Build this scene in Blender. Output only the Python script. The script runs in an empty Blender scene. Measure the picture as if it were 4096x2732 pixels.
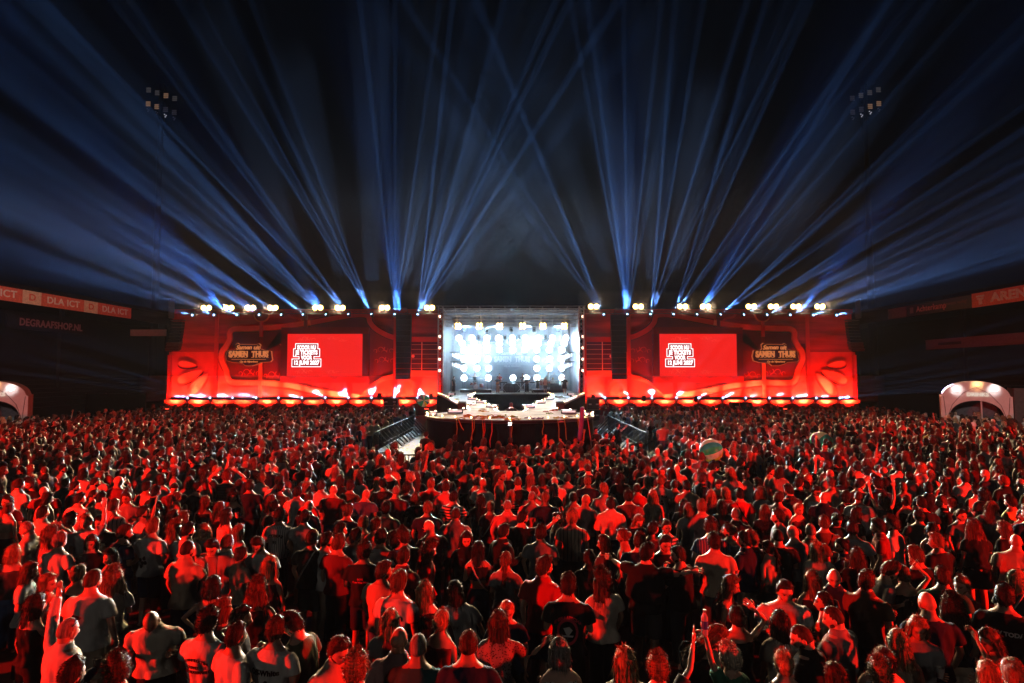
import bpy, math, random
import numpy as np
from mathutils import Vector, Matrix, Euler
C = bpy.context.scene
COL = C.collection
rad = math.radians
# ---------------------------------------------------------------- camera, world, exposure
FPX, CX, CY, PITCH, CAMH = 2400.0, 2048.0, 1366.0, 3.08, 4.4
cam = bpy.data.cameras.new('camera'); cam.sensor_width = 36; cam.lens = FPX/4096*36; cam.clip_start = .1; cam.clip_end = 3000
cam_o = bpy.data.objects.new('camera', cam); COL.objects.link(cam_o); C.camera = cam_o
cam_o.location = (0, 0, CAMH); cam_o.rotation_euler = (rad(90+PITCH), 0, 0)
C.view_settings.view_transform = 'Standard'; C.view_settings.look = 'None'; C.view_settings.gamma = 1
C.view_settings.exposure = 0
w = bpy.data.worlds.new('World'); C.world = w; w.use_nodes = True
w.node_tree.nodes['Background'].inputs[0].default_value = (.00045, .0008, .0018, 1)
w.node_tree.nodes['Background'].inputs[1].default_value = 1
cy = C.cycles
cy.use_denoising = True; cy.max_bounces = 5; cy.diffuse_bounces = 0; cy.glossy_bounces = 2; cy.transmission_bounces = 3
cy.volume_bounces = 0; cy.transparent_max_bounces = 8; cy.sample_clamp_indirect = 3; cy.caustics_reflective = False; cy.caustics_refractive = False
try: cy.use_light_tree = True
except Exception: pass
_p = rad(PITCH)
def ray(u, v):
    x = (u-CX)/FPX; y = -(v-CY)/FPX
    return Vector((x, math.cos(_p)-y*math.sin(_p), math.sin(_p)+y*math.cos(_p)))
def at(u, v, Y):
    "the point of the place at depth Y that a photo pixel looks at"
    d = ray(u, v); return Vector((0, 0, CAMH)) + d*(Y/d.y)
def atz(u, v, z):
    d = ray(u, v); return Vector((0, 0, CAMH)) + d*((z-CAMH)/d.z)
R = random.Random(11)
NR = np.random.RandomState(5)
# ---------------------------------------------------------------- materials
def newmat(name):
    m = bpy.data.materials.new(name); m.use_nodes = True
    return m, m.node_tree, m.node_tree.nodes['Principled BSDF']
def N(nt, t, **k):
    n = nt.nodes.new(t)
    for a, b in k.items(): setattr(n, a, b)
    return n
def noise_mul(nt, src, scale, lo, hi, out, vec=None, detail=4, stretch=None):
    "multiply a colour by noise and plug it into a socket"
    tc = N(nt, 'ShaderNodeTexCoord'); no = N(nt, 'ShaderNodeTexNoise'); no.inputs['Scale'].default_value = scale; no.inputs['Detail'].default_value = detail
    v = tc.outputs['Object']
    if stretch:
        mp = N(nt, 'ShaderNodeMapping'); mp.inputs['Scale'].default_value = stretch; nt.links.new(v, mp.inputs[0]); v = mp.outputs[0]
    nt.links.new(v, no.inputs['Vector'])
    mr = N(nt, 'ShaderNodeMapRange'); mr.inputs[1].default_value = .3; mr.inputs[2].default_value = .7; mr.inputs[3].default_value = lo; mr.inputs[4].default_value = hi
    nt.links.new(no.outputs[0], mr.inputs[0])
    mx = N(nt, 'ShaderNodeVectorMath', operation='SCALE'); nt.links.new(src, mx.inputs[0]); nt.links.new(mr.outputs[0], mx.inputs[3])
    nt.links.new(mx.outputs[0], out); return no, v
def mat(name, col, rough=.6, metal=0, var=(.8, 1.15), scale=6, spec=.5, bump=0, stretch=None):
    m, nt, b = newmat(name)
    rgb = N(nt, 'ShaderNodeRGB'); rgb.outputs[0].default_value = (*col, 1)
    no, v = noise_mul(nt, rgb.outputs[0], scale, var[0], var[1], b.inputs['Base Color'], stretch=stretch)
    b.inputs['Roughness'].default_value = rough; b.inputs['Metallic'].default_value = metal; b.inputs['Specular IOR Level'].default_value = spec
    if bump:
        bp = N(nt, 'ShaderNodeBump'); bp.inputs['Strength'].default_value = bump; bp.inputs['Distance'].default_value = .02
        nt.links.new(no.outputs[0], bp.inputs['Height']); nt.links.new(bp.outputs[0], b.inputs['Normal'])
    return m
def emit(name, col, s, scale=None):
    m, nt, b = newmat(name)
    b.inputs['Base Color'].default_value = (.02, .02, .02, 1)
    b.inputs['Emission Color'].default_value = (*col, 1); b.inputs['Emission Strength'].default_value = s
    return m
def person_mat(name, inst, kind):
    m, nt, b = newmat(name)
    if inst:
        a = N(nt, 'ShaderNodeAttribute', attribute_type='INSTANCER', attribute_name={'skin': 'col_skin', 'hair': 'col_hair', 'cloth': 'col_cloth', 'legs': 'col_legs'}[kind]); src = a.outputs['Color']
    else:
        src = N(nt, 'ShaderNodeObjectInfo').outputs['Color']
    if kind == 'skin':
        f = N(nt, 'ShaderNodeAttribute', attribute_name='face'); mx = N(nt, 'ShaderNodeVectorMath', operation='MULTIPLY')
        nt.links.new(src, mx.inputs[0]); nt.links.new(f.outputs['Color'], mx.inputs[1])
        noise_mul(nt, mx.outputs[0], 9, .9, 1.08, b.inputs['Base Color']); b.inputs['Roughness'].default_value = .48
    elif kind == 'hair':
        no, v = noise_mul(nt, src, 55, .35, 1.7, b.inputs['Base Color'], detail=3, stretch=(1, 1, .12)); b.inputs['Roughness'].default_value = .58; b.inputs['Specular IOR Level'].default_value = .18
        bp = N(nt, 'ShaderNodeBump'); bp.inputs['Strength'].default_value = .7; bp.inputs['Distance'].default_value = .008
        nt.links.new(no.outputs[0], bp.inputs['Height']); nt.links.new(bp.outputs[0], b.inputs['Normal'])
    else:
        no, v = noise_mul(nt, src, 7, .85, 1.1, b.inputs['Base Color'], detail=5, stretch=(1, 1, .45)); b.inputs['Roughness'].default_value = .85
        b.inputs['Specular IOR Level'].default_value = .2
        bp = N(nt, 'ShaderNodeBump'); bp.inputs['Strength'].default_value = .8; bp.inputs['Distance'].default_value = .03
        nt.links.new(no.outputs[0], bp.inputs['Height']); nt.links.new(bp.outputs[0], b.inputs['Normal'])
    return m
def stripe_mat(name, freq, dark, thin):
    m, nt, b = newmat(name)
    src = N(nt, 'ShaderNodeObjectInfo').outputs['Color']
    tc = N(nt, 'ShaderNodeTexCoord'); sx = N(nt, 'ShaderNodeSeparateXYZ'); nt.links.new(tc.outputs['Object'], sx.inputs[0])
    mu = N(nt, 'ShaderNodeMath', operation='MULTIPLY'); mu.inputs[1].default_value = freq; nt.links.new(sx.outputs[0 if not thin == 'h' else 2], mu.inputs[0])
    fr = N(nt, 'ShaderNodeMath', operation='FRACT'); nt.links.new(mu.outputs[0], fr.inputs[0])
    gt = N(nt, 'ShaderNodeMath', operation='GREATER_THAN'); gt.inputs[1].default_value = .78 if thin != 'h' else .5; nt.links.new(fr.outputs[0], gt.inputs[0])
    mx = N(nt, 'ShaderNodeMix', data_type='RGBA'); nt.links.new(gt.outputs[0], mx.inputs[0]); nt.links.new(src, mx.inputs[6]); mx.inputs[7].default_value = (*dark, 1)
    nt.links.new(mx.outputs[2], b.inputs['Base Color']); b.inputs['Roughness'].default_value = .85
    return m
def dots_mat(name, scale, dark):
    m, nt, b = newmat(name)
    src = N(nt, 'ShaderNodeObjectInfo').outputs['Color']; tc = N(nt, 'ShaderNodeTexCoord'); vo = N(nt, 'ShaderNodeTexVoronoi'); vo.inputs['Scale'].default_value = scale
    nt.links.new(tc.outputs['Object'], vo.inputs['Vector'])
    gt = N(nt, 'ShaderNodeMath', operation='LESS_THAN'); gt.inputs[1].default_value = .35; nt.links.new(vo.outputs['Distance'], gt.inputs[0])
    mx = N(nt, 'ShaderNodeMix', data_type='RGBA'); nt.links.new(gt.outputs[0], mx.inputs[0]); nt.links.new(src, mx.inputs[6]); mx.inputs[7].default_value = (*dark, 1)
    nt.links.new(mx.outputs[2], b.inputs['Base Color']); b.inputs['Roughness'].default_value = .85
    return m
M = {k: person_mat('person_'+k, False, k) for k in ('skin', 'hair', 'cloth')}
M['legs'] = M['cloth']
MI = {k: person_mat('crowd_'+k, True, k) for k in ('skin', 'hair', 'cloth', 'legs')}
M['pin'] = stripe_mat('cloth_pinstripe', 28, (.02, .02, .03), 'v')
M['stripe'] = stripe_mat('cloth_stripe', 14, (.03, .03, .035), 'v')
M['hstripe'] = stripe_mat('cloth_hoops', 16, (.03, .03, .035), 'h')
M['bluepin'] = stripe_mat('cloth_blue_pinstripe', 24, (.5, .5, .6), 'v')
M['dots'] = dots_mat('cloth_pattern', 42, (.05, .04, .04))
M['black'] = mat('black_metal', (.015, .015, .017), .45, .3)
M['barrier'] = mat('barrier_metal', (.03, .04, .045), .8, .0, spec=.08)
M['blackcloth'] = mat('black_drape', (.003, .0045, .007), 1, 0, spec=.03, stretch=(6, 6, .3), bump=.4)
M['glass'] = mat('dark_lens', (.02, .02, .025), .08)
M['steel'] = mat('truss_aluminium', (.5, .51, .52), .35, .9)
M['darksteel'] = mat('dark_steel', (.07, .075, .08), .45, .7)
M['white'] = mat('white_fabric', (.75, .72, .68), .7)
M['ink'] = mat('print_ink', (.02, .02, .02), .8)
M['inkred'] = mat('print_red', (.7, .05, .1), .8)
M['inkwhite'] = mat('print_white', (.75, .75, .75), .8)
M['wood'] = mat('plywood', (.35, .2, .1), .7, stretch=(1, 1, 6), scale=3)
# ---------------------------------------------------------------- mesh helpers
def _mesh(name, V, F, mats, mi=None, smooth=True, face=None):
    me = bpy.data.meshes.new(name)
    if isinstance(F, np.ndarray):
        F = [tuple(f) for f in F.tolist()]
    me.from_pydata([tuple(v) for v in V], [], F)
    for m in mats: me.materials.append(m)
    if mi is not None: me.polygons.foreach_set('material_index', np.asarray(mi, dtype=np.int32))
    if smooth: me.polygons.foreach_set('use_smooth', np.ones(len(me.polygons), dtype=bool))
    if face is not None:
        a = me.attributes.new('face', 'FLOAT_COLOR', 'POINT'); c = np.ones((len(V), 4), dtype=np.float32); c[:, :3] = face; a.data.foreach_set('color', c.ravel())
    me.update(); return me
def link(name, me, parent=None, loc=None, rot=None):
    o = bpy.data.objects.new(name, me); COL.objects.link(o)
    if parent is not None: o.parent = parent
    if loc is not None: o.location = loc
    if rot is not None: o.rotation_euler = rot
    return o
def tag(o, label=None, cat=None, group=None, kind=None):
    if label: o['label'] = label
    if cat: o['category'] = cat
    if group: o['group'] = group
    if kind: o['kind'] = kind
    return o
def thing(name, label, cat, loc=(0, 0, 0), rot=None, group=None):
    o = link(name, None, None, loc, rot); o.empty_display_size = .2
    return tag(o, label, cat, group)
def structure(o): o['kind'] = 'structure'; return o
def tube(pts, rs, n=8, cap=True, flat=None):
    "closed tube along points; flat = (side vector, ratio) squashes the section"
    pts = [np.array(p, float) for p in pts]; V = []; F = []
    if flat is None: s = None
    for i, p in enumerate(pts):
        d = (pts[min(i+1, len(pts)-1)]-pts[max(i-1, 0)]); d /= (np.linalg.norm(d)+1e-9)
        if flat is not None: s0 = np.array(flat[0], float)
        else: s0 = np.array((1, 0, 0.)) if abs(d[0]) < .8 else np.array((0, 1., 0))
        s = s0-d*np.dot(s0, d); s /= (np.linalg.norm(s)+1e-9); t = np.cross(d, s)
        r = rs[i]; r2 = r*(flat[1] if flat is not None else 1)
        for k in range(n):
            a = 2*math.pi*k/n; V.append(p+s*r*math.cos(a)+t*r2*math.sin(a))
    for i in range(len(pts)-1):
        for k in range(n):
            F.append((i*n+k, i*n+(k+1) % n, (i+1)*n+(k+1) % n, (i+1)*n+k))
    if cap:
        V.append(pts[0]); V.append(pts[-1]); a = len(V)-2; m = (len(pts)-1)*n
        for k in range(n):
            F.append((a, (k+1) % n, k)); F.append((a+1, m+k, m+(k+1) % n))
    return V, F
def rings(rs, n=20, pw=2.3):
    "closed stack of horizontal superellipse rings (z, rx, ry, cy, cx)"
    V = []; F = []
    for r in rs:
        z, rx, ry = r[:3]; cyy = r[3] if len(r) > 3 else 0; cxx = r[4] if len(r) > 4 else 0
        for k in range(n):
            a = 2*math.pi*k/n; c, s = math.cos(a), math.sin(a); q = (abs(c)**pw+abs(s)**pw)**(-1/pw)
            V.append(np.array((cxx+rx*c*q, cyy+ry*s*q, z)))
    for i in range(len(rs)-1):
        for k in range(n): F.append((i*n+k, i*n+(k+1) % n, (i+1)*n+(k+1) % n, (i+1)*n+k))
    V.append(np.array((0, rs[0][3] if len(rs[0]) > 3 else 0, rs[0][0]))); V.append(np.array((0, rs[-1][3] if len(rs[-1]) > 3 else 0, rs[-1][0])))
    a = len(V)-2; m = (len(rs)-1)*n
    for k in range(n):
        F.append((a, (k+1) % n, k)); F.append((a+1, m+k, m+(k+1) % n))
    return V, F
def ball(c, r, nu=10, nv=7):
    c = np.array(c, float); r = np.array(r if hasattr(r, '__len__') else (r, r, r), float); V = []; F = []
    for j in range(nv+1):
        p = math.pi*j/nv
        for i in range(nu):
            a = 2*math.pi*i/nu; V.append(c+r*np.array((math.sin(p)*math.cos(a), math.sin(p)*math.sin(a), math.cos(p))))
    for j in range(nv):
        for i in range(nu): F.append((j*nu+i, (j+1)*nu+i, (j+1)*nu+(i+1) % nu, j*nu+(i+1) % nu))
    return V, F
def cat_(parts):
    V = []; F = []
    for v, f in parts:
        o = len(V); V.extend(v); F.extend([tuple(i+o for i in q) for q in f])
    return V, F
class MB:
    "collects shapes for one mesh"
    def __init__(s): s.V = []; s.F = []
    def add(s, vf):
        o = len(s.V); s.V.extend([tuple(map(float, v)) for v in vf[0]]); s.F.extend([tuple(i+o for i in q) for q in vf[1]]); return s
    def box(s, c, d, rz=0, rx=0, bev=0):
        m = Matrix.Rotation(rz, 3, 'Z') @ Matrix.Rotation(rx, 3, 'X'); h = [x/2 for x in d]; V = []
        for z in (-1, 1):
            for y in (-1, 1):
                for x in (-1, 1): V.append(tuple(m @ Vector((x*h[0], y*h[1], z*h[2])) + Vector(c)))
        return s.add((V, [(0, 2, 3, 1), (4, 5, 7, 6), (0, 1, 5, 4), (2, 6, 7, 3), (0, 4, 6, 2), (1, 3, 7, 5)]))
    def bar(s, a, b, r, n=6): return s.add(tube([a, b], [r, r], n))
    def tube(s, p, r, n=8, **k): return s.add(tube(p, r, n, **k))
    def ball(s, c, r, nu=10, nv=7): return s.add(ball(c, r, nu, nv))
    def lathe(s, prof, c=(0, 0, 0), n=16, axis='Z'):
        V = []; F = []
        for (r, z) in prof:
            for k in range(n):
                a = 2*math.pi*k/n; p = (r*math.cos(a), r*math.sin(a), z)
                if axis == 'Y': p = (p[0], p[2], p[1])
                V.append((p[0]+c[0], p[1]+c[1], p[2]+c[2]))
        for i in range(len(prof)-1):
            for k in range(n): F.append((i*n+k, i*n+(k+1) % n, (i+1)*n+(k+1) % n, (i+1)*n+k))
        return s.add((V, F))
    def poly(s, xz, y0, y1):
        "an outline in x,z given thickness along y (y0 front, y1 back)"
        n = len(xz); V = [(x, y0, z) for x, z in xz]+[(x, y1, z) for x, z in xz]
        F = [tuple(range(n)), tuple(range(2*n-1, n-1, -1))]+[(i, n+i, n+(i+1) % n, (i+1) % n) for i in range(n)]
        return s.add((V, F))
    def slab(s, xy, z0, z1):
        n = len(xy); V = [(x, y, z0) for x, y in xy]+[(x, y, z1) for x, y in xy]
        F = [tuple(range(n-1, -1, -1)), tuple(range(n, 2*n))]+[(i, (i+1) % n, n+(i+1) % n, n+i) for i in range(n)]
        return s.add((V, F))
    def ribbon(s, pts, wd, y0, y1):
        "a band of given width following x,z points"
        P = [Vector((p[0], p[1])) for p in pts]; L = []; Rr = []
        ww = wd if hasattr(wd, '__len__') else [wd]*len(P)
        for i, p in enumerate(P):
            d = (P[min(i+1, len(P)-1)]-P[max(i-1, 0)]).normalized(); nn = Vector((-d.y, d.x))*ww[i]/2
            L.append(p+nn); Rr.append(p-nn)
        V = []; F = []
        for i in range(len(P)):
            for q, y in ((L[i], y0), (Rr[i], y0), (Rr[i], y1), (L[i], y1)): V.append((q.x, y, q.y))
        for i in range(len(P)-1):
            for k in range(4): F.append((i*4+k, i*4+(k+1) % 4, (i+1)*4+(k+1) % 4, (i+1)*4+k))
        F.append((0, 3, 2, 1)); m = (len(P)-1)*4; F.append((m, m+1, m+2, m+3))
        return s.add((V, F))
    def truss(s, a, b, wd=.3, step=.5, r=.025, rd=.014):
        a = Vector(a); b = Vector(b); d = (b-a); L = d.length; d.normalize()
        u = Vector((0, 0, 1)) if abs(d.z) < .9 else Vector((0, 1, 0)); sx = d.cross(u).normalized(); sy = d.cross(sx).normalized()
        cs = [sx*i*wd/2+sy*j*wd/2 for i, j in ((-1, -1), (1, -1), (1, 1), (-1, 1))]
        for c in cs: s.bar(a+c, b+c, r, 5)
        n = max(1, int(L/step))
        for k in range(n):
            p = a+d*(L*k/n); q = a+d*(L*(k+1)/n)
            for i in range(4):
                c1, c2 = cs[i], cs[(i+1) % 4]
                if k % 2: c1, c2 = c2, c1
                s.bar(p+c1, q+c2, rd, 4)
        return s
    def build(s, name, m, parent=None, loc=None, smooth=False, rot=None):
        me = _mesh(name, s.V, s.F, [m], smooth=smooth)
        if smooth:
            try: me.set_sharp_from_angle(angle=rad(40))
            except Exception: pass
        return link(name, me, parent, loc, rot)
def text_mesh(s, size=1, bold=0, shear=0, extrude=.01, spacing=1, xs=1):
    cu = bpy.data.curves.new('t', 'FONT'); cu.body = s; cu.size = size; cu.offset = bold; cu.shear = shear; cu.extrude = extrude; cu.space_character = spacing
    cu.align_x = 'CENTER'; cu.align_y = 'CENTER'; cu.resolution_u = 3
    o = bpy.data.objects.new('t', cu); COL.objects.link(o); dg = bpy.context.evaluated_depsgraph_get(); me = bpy.data.meshes.new_from_object(o.evaluated_get(dg))
    V = np.array([tuple(v.co) for v in me.vertices]); F = [tuple(p.vertices) for p in me.polygons]
    bpy.data.objects.remove(o); bpy.data.curves.remove(cu); bpy.data.meshes.remove(me)
    V[:, 0] *= xs; return V, F
def wall_text(name, s, size, m, parent, loc, bold=0, shear=0, ext=.02, xs=1, ys=1, arch=0, spacing=1, rot=None, fan=0):
    "text standing upright in the x,z plane, read from -y"
    V, F = text_mesh(s, size, bold, shear, ext, spacing, xs)
    W = V[:, 0].max()-V[:, 0].min()+1e-6; t = V[:, 0]/(W/2); y = V[:, 1]*ys*(1+fan*(t**2))+arch*(1-t**2)
    P = np.stack([V[:, 0], -V[:, 2], y], 1)
    me = _mesh(name, P, F, [m], smooth=False); return link(name, me, parent, loc, rot)
ORD = 'first second third fourth fifth sixth seventh eighth ninth tenth eleventh twelfth thirteenth fourteenth fifteenth sixteenth'.split()
# ---------------------------------------------------------------- the ground
gm, nt, b = newmat('stadium_floor'); tc = N(nt, 'ShaderNodeTexCoord'); no = N(nt, 'ShaderNodeTexNoise'); no.inputs['Scale'].default_value = .5; no.inputs['Detail'].default_value = 8
nt.links.new(tc.outputs['Object'], no.inputs['Vector']); cr = N(nt, 'ShaderNodeValToRGB'); cr.color_ramp.elements[0].color = (.05, .05, .052, 1); cr.color_ramp.elements[1].color = (.12, .115, .11, 1)
nt.links.new(no.outputs[0], cr.inputs[0]); nt.links.new(cr.outputs[0], b.inputs['Base Color']); b.inputs['Roughness'].default_value = .8
g = MB(); g.add(([(-400, -60, 0), (400, -60, 0), (400, 600, 0), (-400, 600, 0)], [(0, 1, 2, 3)])); structure(g.build('ground', gm))
# ---------------------------------------------------------------- lamps
def spot(loc, tgt, energy, col, deg, blend=.4, soft=.08, parent=None):
    l = bpy.data.lights.new('lamp_light', 'SPOT'); l.energy = energy; l.color = col; l.spot_size = rad(deg); l.spot_blend = blend; l.shadow_soft_size = soft
    o = link('lamp_light', l, None, loc); o.rotation_euler = (Vector(tgt)-Vector(loc)).to_track_quat('-Z', 'Y').to_euler()
    if parent is not None:
        o.parent = parent; o.matrix_parent_inverse = parent.matrix_world.inverted() if False else Matrix.Translation(-parent.location)
    return o
E_lens = emit('beam_lens', (.40, .62, 1), 5); E_warm = emit('blinder_bulb', (1, .57, .15), 16); E_white = emit('wash_lens', (.75, .9, 1), 16)
E_fest = emit('festoon_bulb', (1, .6, .25), 9); E_side = emit('side_lens', (.8, .92, 1), 2.2); E_bar = emit('led_bar', (1, .66, .66), .95); E_red = emit('red_lens', (1, .05, .02), 10)
WY = 64.5                                                     # depth of the printed wings
def wx(u): return (at(u, 1495, WY)).x
def wz(v): return (at(CX, v, WY)).z
def WP(u, v, s=1): return (s*wx(u), wz(v)) if s > 0 else (-wx(u)+0.02, wz(v))
_mh = {}
def moving_head(loc, aim, label, group, down, lit=True):
    "yoke-mounted beam lamp; aim is a direction"
    t = thing('moving_head_light', label, 'stage light', loc, None, group); d = Vector(aim).normalized(); q = d.to_track_quat('Z', 'Y').to_matrix()
    if 'b' not in _mh:
        f = MB(); f.box((0, 0, -.30), (.34, .26, .12)); f.box((-.17, 0, -.06), (.05, .14, .42)); f.box((.17, 0, -.06), (.05, .14, .42)); f2 = MB(); f2.lathe([(0, -.2), (.10, -.2), (.135, -.12), (.14, .08), (.125, .17), (.115, .17), (.11, .15), (0, .15)], n=14); f3 = MB(); f3.lathe([(0, .165), (.105, .165), (.10, .17), (0, .171)], n=14)
        _mh['b'] = [_mesh(n, x.V, x.F, [mm], smooth=False) for n, x, mm in (('yoke', f, M['black']), ('head', f2, M['black']), ('lens', f3, E_lens))]
    y = link('yoke', _mh['b'][0], t); y.scale = (1, 1, 1 if down == 0 else -1)
    hd = link('lamp_head', _mh['b'][1], t); hd.rotation_euler = q.to_euler()
    if lit: link('lens', _mh['b'][2], hd)
    return t
RB_ = random.Random(3)
def beam(loc, ends, en=4600000, deg=1.3, col=(.15, .37, 1), soft=.035, wide=1):
    if soft > .03: ends = list(ends)+[(e[0]+RB_.uniform(-60, 60), e[1]+RB_.uniform(-40, 40), e[2], (e[3] if len(e) > 3 else deg)*2.6, (e[4] if len(e) > 4 else 1)*.38) for e in ends]
    for e in ends:
        u, v, Y = e[:3]; dg = e[3] if len(e) > 3 else deg; k = e[4] if len(e) > 4 else 1
        k *= min(2.2, (1.7/dg)); dg *= wide; p = at(u, v, Y); spot(Vector(loc)+(p-Vector(loc)).normalized()*.36, p, en*k, col, dg*.75, .5, soft)
def blinder(loc, label, group, tgt=(0, 5, 0), en=500, big=0):
    t = thing('blinder_light', label, 'stage light', loc, None, group)
    f = MB(); f.box((0, .08, 0), (1.2, .14, .60)); f.box((0, .06, -.34), (.05, .05, .25)); f.build('housing', M['black'], t)
    for k in (-1, 1):
        L = MB(); L.lathe([(0, -.03), (.21, -.03), (.26, .0), (.275, .03)], (k*.285, 0, 0), 14, 'Y'); L.build('bulb', E_warm, t)
    spot(Vector(loc)+Vector((0, -.12, 0)), tgt, en, (1, .66, .36), 36, .8, .22)
    return t
# ---------------------------------------------------------------- the printed wings
def print_mat(name, col, streak=0, rough=.75):
    m, nt, b = newmat(name); rgb = N(nt, 'ShaderNodeRGB'); rgb.outputs[0].default_value = (*col, 1)
    noise_mul(nt, rgb.outputs[0], .5 if streak else .8, .28 if streak else .85, 1.5 if streak else 1.1, b.inputs['Base Color'], stretch=(.25, 1, 2.6) if streak else None); b.inputs['Roughness'].default_value = rough; return m
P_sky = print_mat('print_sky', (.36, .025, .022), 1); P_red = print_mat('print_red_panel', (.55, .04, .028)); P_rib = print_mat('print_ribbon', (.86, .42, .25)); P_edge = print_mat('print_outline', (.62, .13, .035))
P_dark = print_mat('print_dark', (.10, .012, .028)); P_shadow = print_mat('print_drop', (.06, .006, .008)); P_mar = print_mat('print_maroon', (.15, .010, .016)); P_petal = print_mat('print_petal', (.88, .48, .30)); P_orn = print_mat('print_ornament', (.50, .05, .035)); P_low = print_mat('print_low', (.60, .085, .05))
P_navy = print_mat('print_window', (.05, .012, .03))
def curve_pts(P, n=8):
    out = []
    for i in range(len(P)-1):
        p0 = P[max(i-1, 0)]; p1 = P[i]; p2 = P[i+1]; p3 = P[min(i+2, len(P)-1)]
        for k in range(n):
            t = k/n; out.append(tuple(.5*((2*b_)+(-a+c)*t+(2*a-5*b_+4*c-d)*t*t+(-a+3*b_-3*c+d)*t**3) for a, b_, c, d in zip(p0, p1, p2, p3)))
    return out+[P[-1]]
def petal(c, ang, L, wd, grow=0):
    out = []
    for k in range(28):
        a = 2*math.pi*k/28; x = math.cos(a)*(L/2+grow); y = math.sin(a)*(wd/2*(1-.42*math.cos(a))+grow)
        out.append((c[0]+x*math.cos(ang)-y*math.sin(ang), c[1]+x*math.sin(ang)+y*math.cos(ang)))
    return out
def swirl(m, c, s, fl=1):
    for k, (dx, dz, r, a0, a1) in enumerate([(0, 0, .42, 0, 4.6), (.75, .12, .3, 2.2, 7), (-.62, -.1, .26, -1, 3.9), (.35, -.42, .5, .3, 2.6), (1.3, -.15, .34, .4, 4.2)]):
        pts = []
        for i in range(12):
            t = i/11; a = a0+(a1-a0)*t; rr = r*(1-.55*t)*s; pts.append((c[0]+fl*(dx*s+rr*math.cos(a)), c[1]+dz*s+rr*math.sin(a)))
        m.ribbon(pts, [.09*s*(1-i/14) for i in range(12)], -.012, 0)
def wing(s, side):
    W = lambda u, v: WP(u, v, s)
    t = thing('stage_wing', f'{side} wing of the stage set, a wide red printed facade lit from below', 'stage set', (0, WY, 0))
    def B(u0, u1, v0, v1, y0, y1, m, name, mb=None):
        x0, z1 = W(u0, v0); x1, z0 = W(u1, v1); x0, x1 = min(x0, x1), max(x0, x1)
        q = mb or MB(); q.box(((x0+x1)/2, (y0+y1)/2, (z0+z1)/2), (x1-x0, y1-y0, z1-z0))
        if mb is None: return q.build(name, m, t)
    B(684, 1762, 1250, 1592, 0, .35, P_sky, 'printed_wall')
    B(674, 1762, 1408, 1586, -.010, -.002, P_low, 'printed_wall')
    o = B(700, 1762, 1241, 1256, -1.0, -.02, P_red, 'top_fascia')
    o = B(672, 1765, 1599, 1613, -.62, .3, P_rib, 'ledge_fascia')
    B(676, 1765, 1613, 1700, -.56, .3, P_mar, 'skirt')
    B(676, 688, 1420, 1599, -.35, -.03, P_red, 'pilaster'); B(858, 872, 1257, 1590, -.22, -.03, P_red, 'pilaster'); B(1037, 1050, 1284, 1347, -.22, -.05, P_red, 'pilaster'); B(1037, 1050, 1450, 1592, -.22, -.05, P_rib, 'pilaster')
    B(1393, 1407, 1532, 1592, -.22, -.03, P_red, 'pilaster'); B(1574, 1588, 1257, 1598, -.22, -.03, P_red, 'pilaster'); B(1752, 1766, 1257, 1599, -.42, -.03, P_red, 'pilaster')
    B(1215, 1228, 1257, 1310, -.2, -.03, P_mar, 'pilaster')
    # dark window behind the sign and screen
    q = MB(); q.poly([W(*p) for p in ((928, 1330), (1040, 1333), (1240, 1297), (1472, 1262), (1500, 1310), (1575, 1350), (1575, 1500), (1500, 1535), (1440, 1580), (1300, 1562), (1160, 1537), (1050, 1520), (930, 1518), (922, 1500), (905, 1460), (900, 1415), (928, 1370))], -.045, -.012); q.build('dark_panel', P_mar, t)
    q = MB(); q.poly([W(*p) for p in ((928, 1332), (1036, 1335), (1036, 1412), (922, 1412), (934, 1370))], -.052, -.046); q.poly([W(*p) for p in ((1050, 1334), (1240, 1299), (1466, 1266), (1490, 1309), (1130, 1309), (1130, 1400), (1050, 1412))], -.052, -.046); q.build('dark_panel', P_dark, t)
    B(872, 904, 1374, 1412, -.02, -.011, P_dark, 'dark_panel')
    px = abs(wx(1001)-wx(1000))
    rb = curve_pts([W(*p) for p in ((1240, 1290), (1120, 1307), (1000, 1314), (935, 1316), (918, 1330), (917, 1358), (903, 1386), (889, 1408), (888, 1440), (906, 1480), (912, 1506), (926, 1527), (960, 1532), (1050, 1531), (1160, 1541), (1230, 1556), (1320, 1572), (1440, 1588))])
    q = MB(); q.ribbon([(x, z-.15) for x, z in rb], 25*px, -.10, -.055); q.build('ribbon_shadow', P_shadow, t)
    q = MB(); q.ribbon(rb, 24*px, -.16, -.10); rbo = q.build('ribbon', P_edge, t); q = MB(); q.ribbon(rb, 18.5*px, -.18, -.16); q.build('ribbon_inlay', P_rib, rbo)
    up = curve_pts([W(*p) for p in ((1240, 1291), (1300, 1280), (1400, 1262), (1465, 1262), (1480, 1292), (1505, 1318), (1545, 1340), (1574, 1350))])
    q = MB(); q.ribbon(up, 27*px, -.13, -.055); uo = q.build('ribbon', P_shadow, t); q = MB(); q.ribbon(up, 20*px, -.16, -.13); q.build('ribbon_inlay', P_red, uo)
    lo = curve_pts([W(*p) for p in ((1574, 1508), (1535, 1517), (1500, 1535), (1470, 1560), (1440, 1588))])
    q = MB(); q.ribbon(lo, [27*px-i*.02 for i in range(len(lo))], -.20, -.055); uo = q.build('ribbon', P_edge, t); q = MB(); q.ribbon(lo, [21*px-i*.02 for i in range(len(lo))], -.22, -.20); q.build('ribbon_inlay', P_rib, uo)
    # round ornament at the top, hooks
    c = W(1043, 1257); q = MB(); q.poly([(c[0]+r*math.cos(a), c[1]+r*math.sin(a)) for r, a in [(33*px, math.pi+math.pi*k/16) for k in range(17)]], -.14, -.05); ro = q.build('roundel', P_edge, t)
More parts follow.
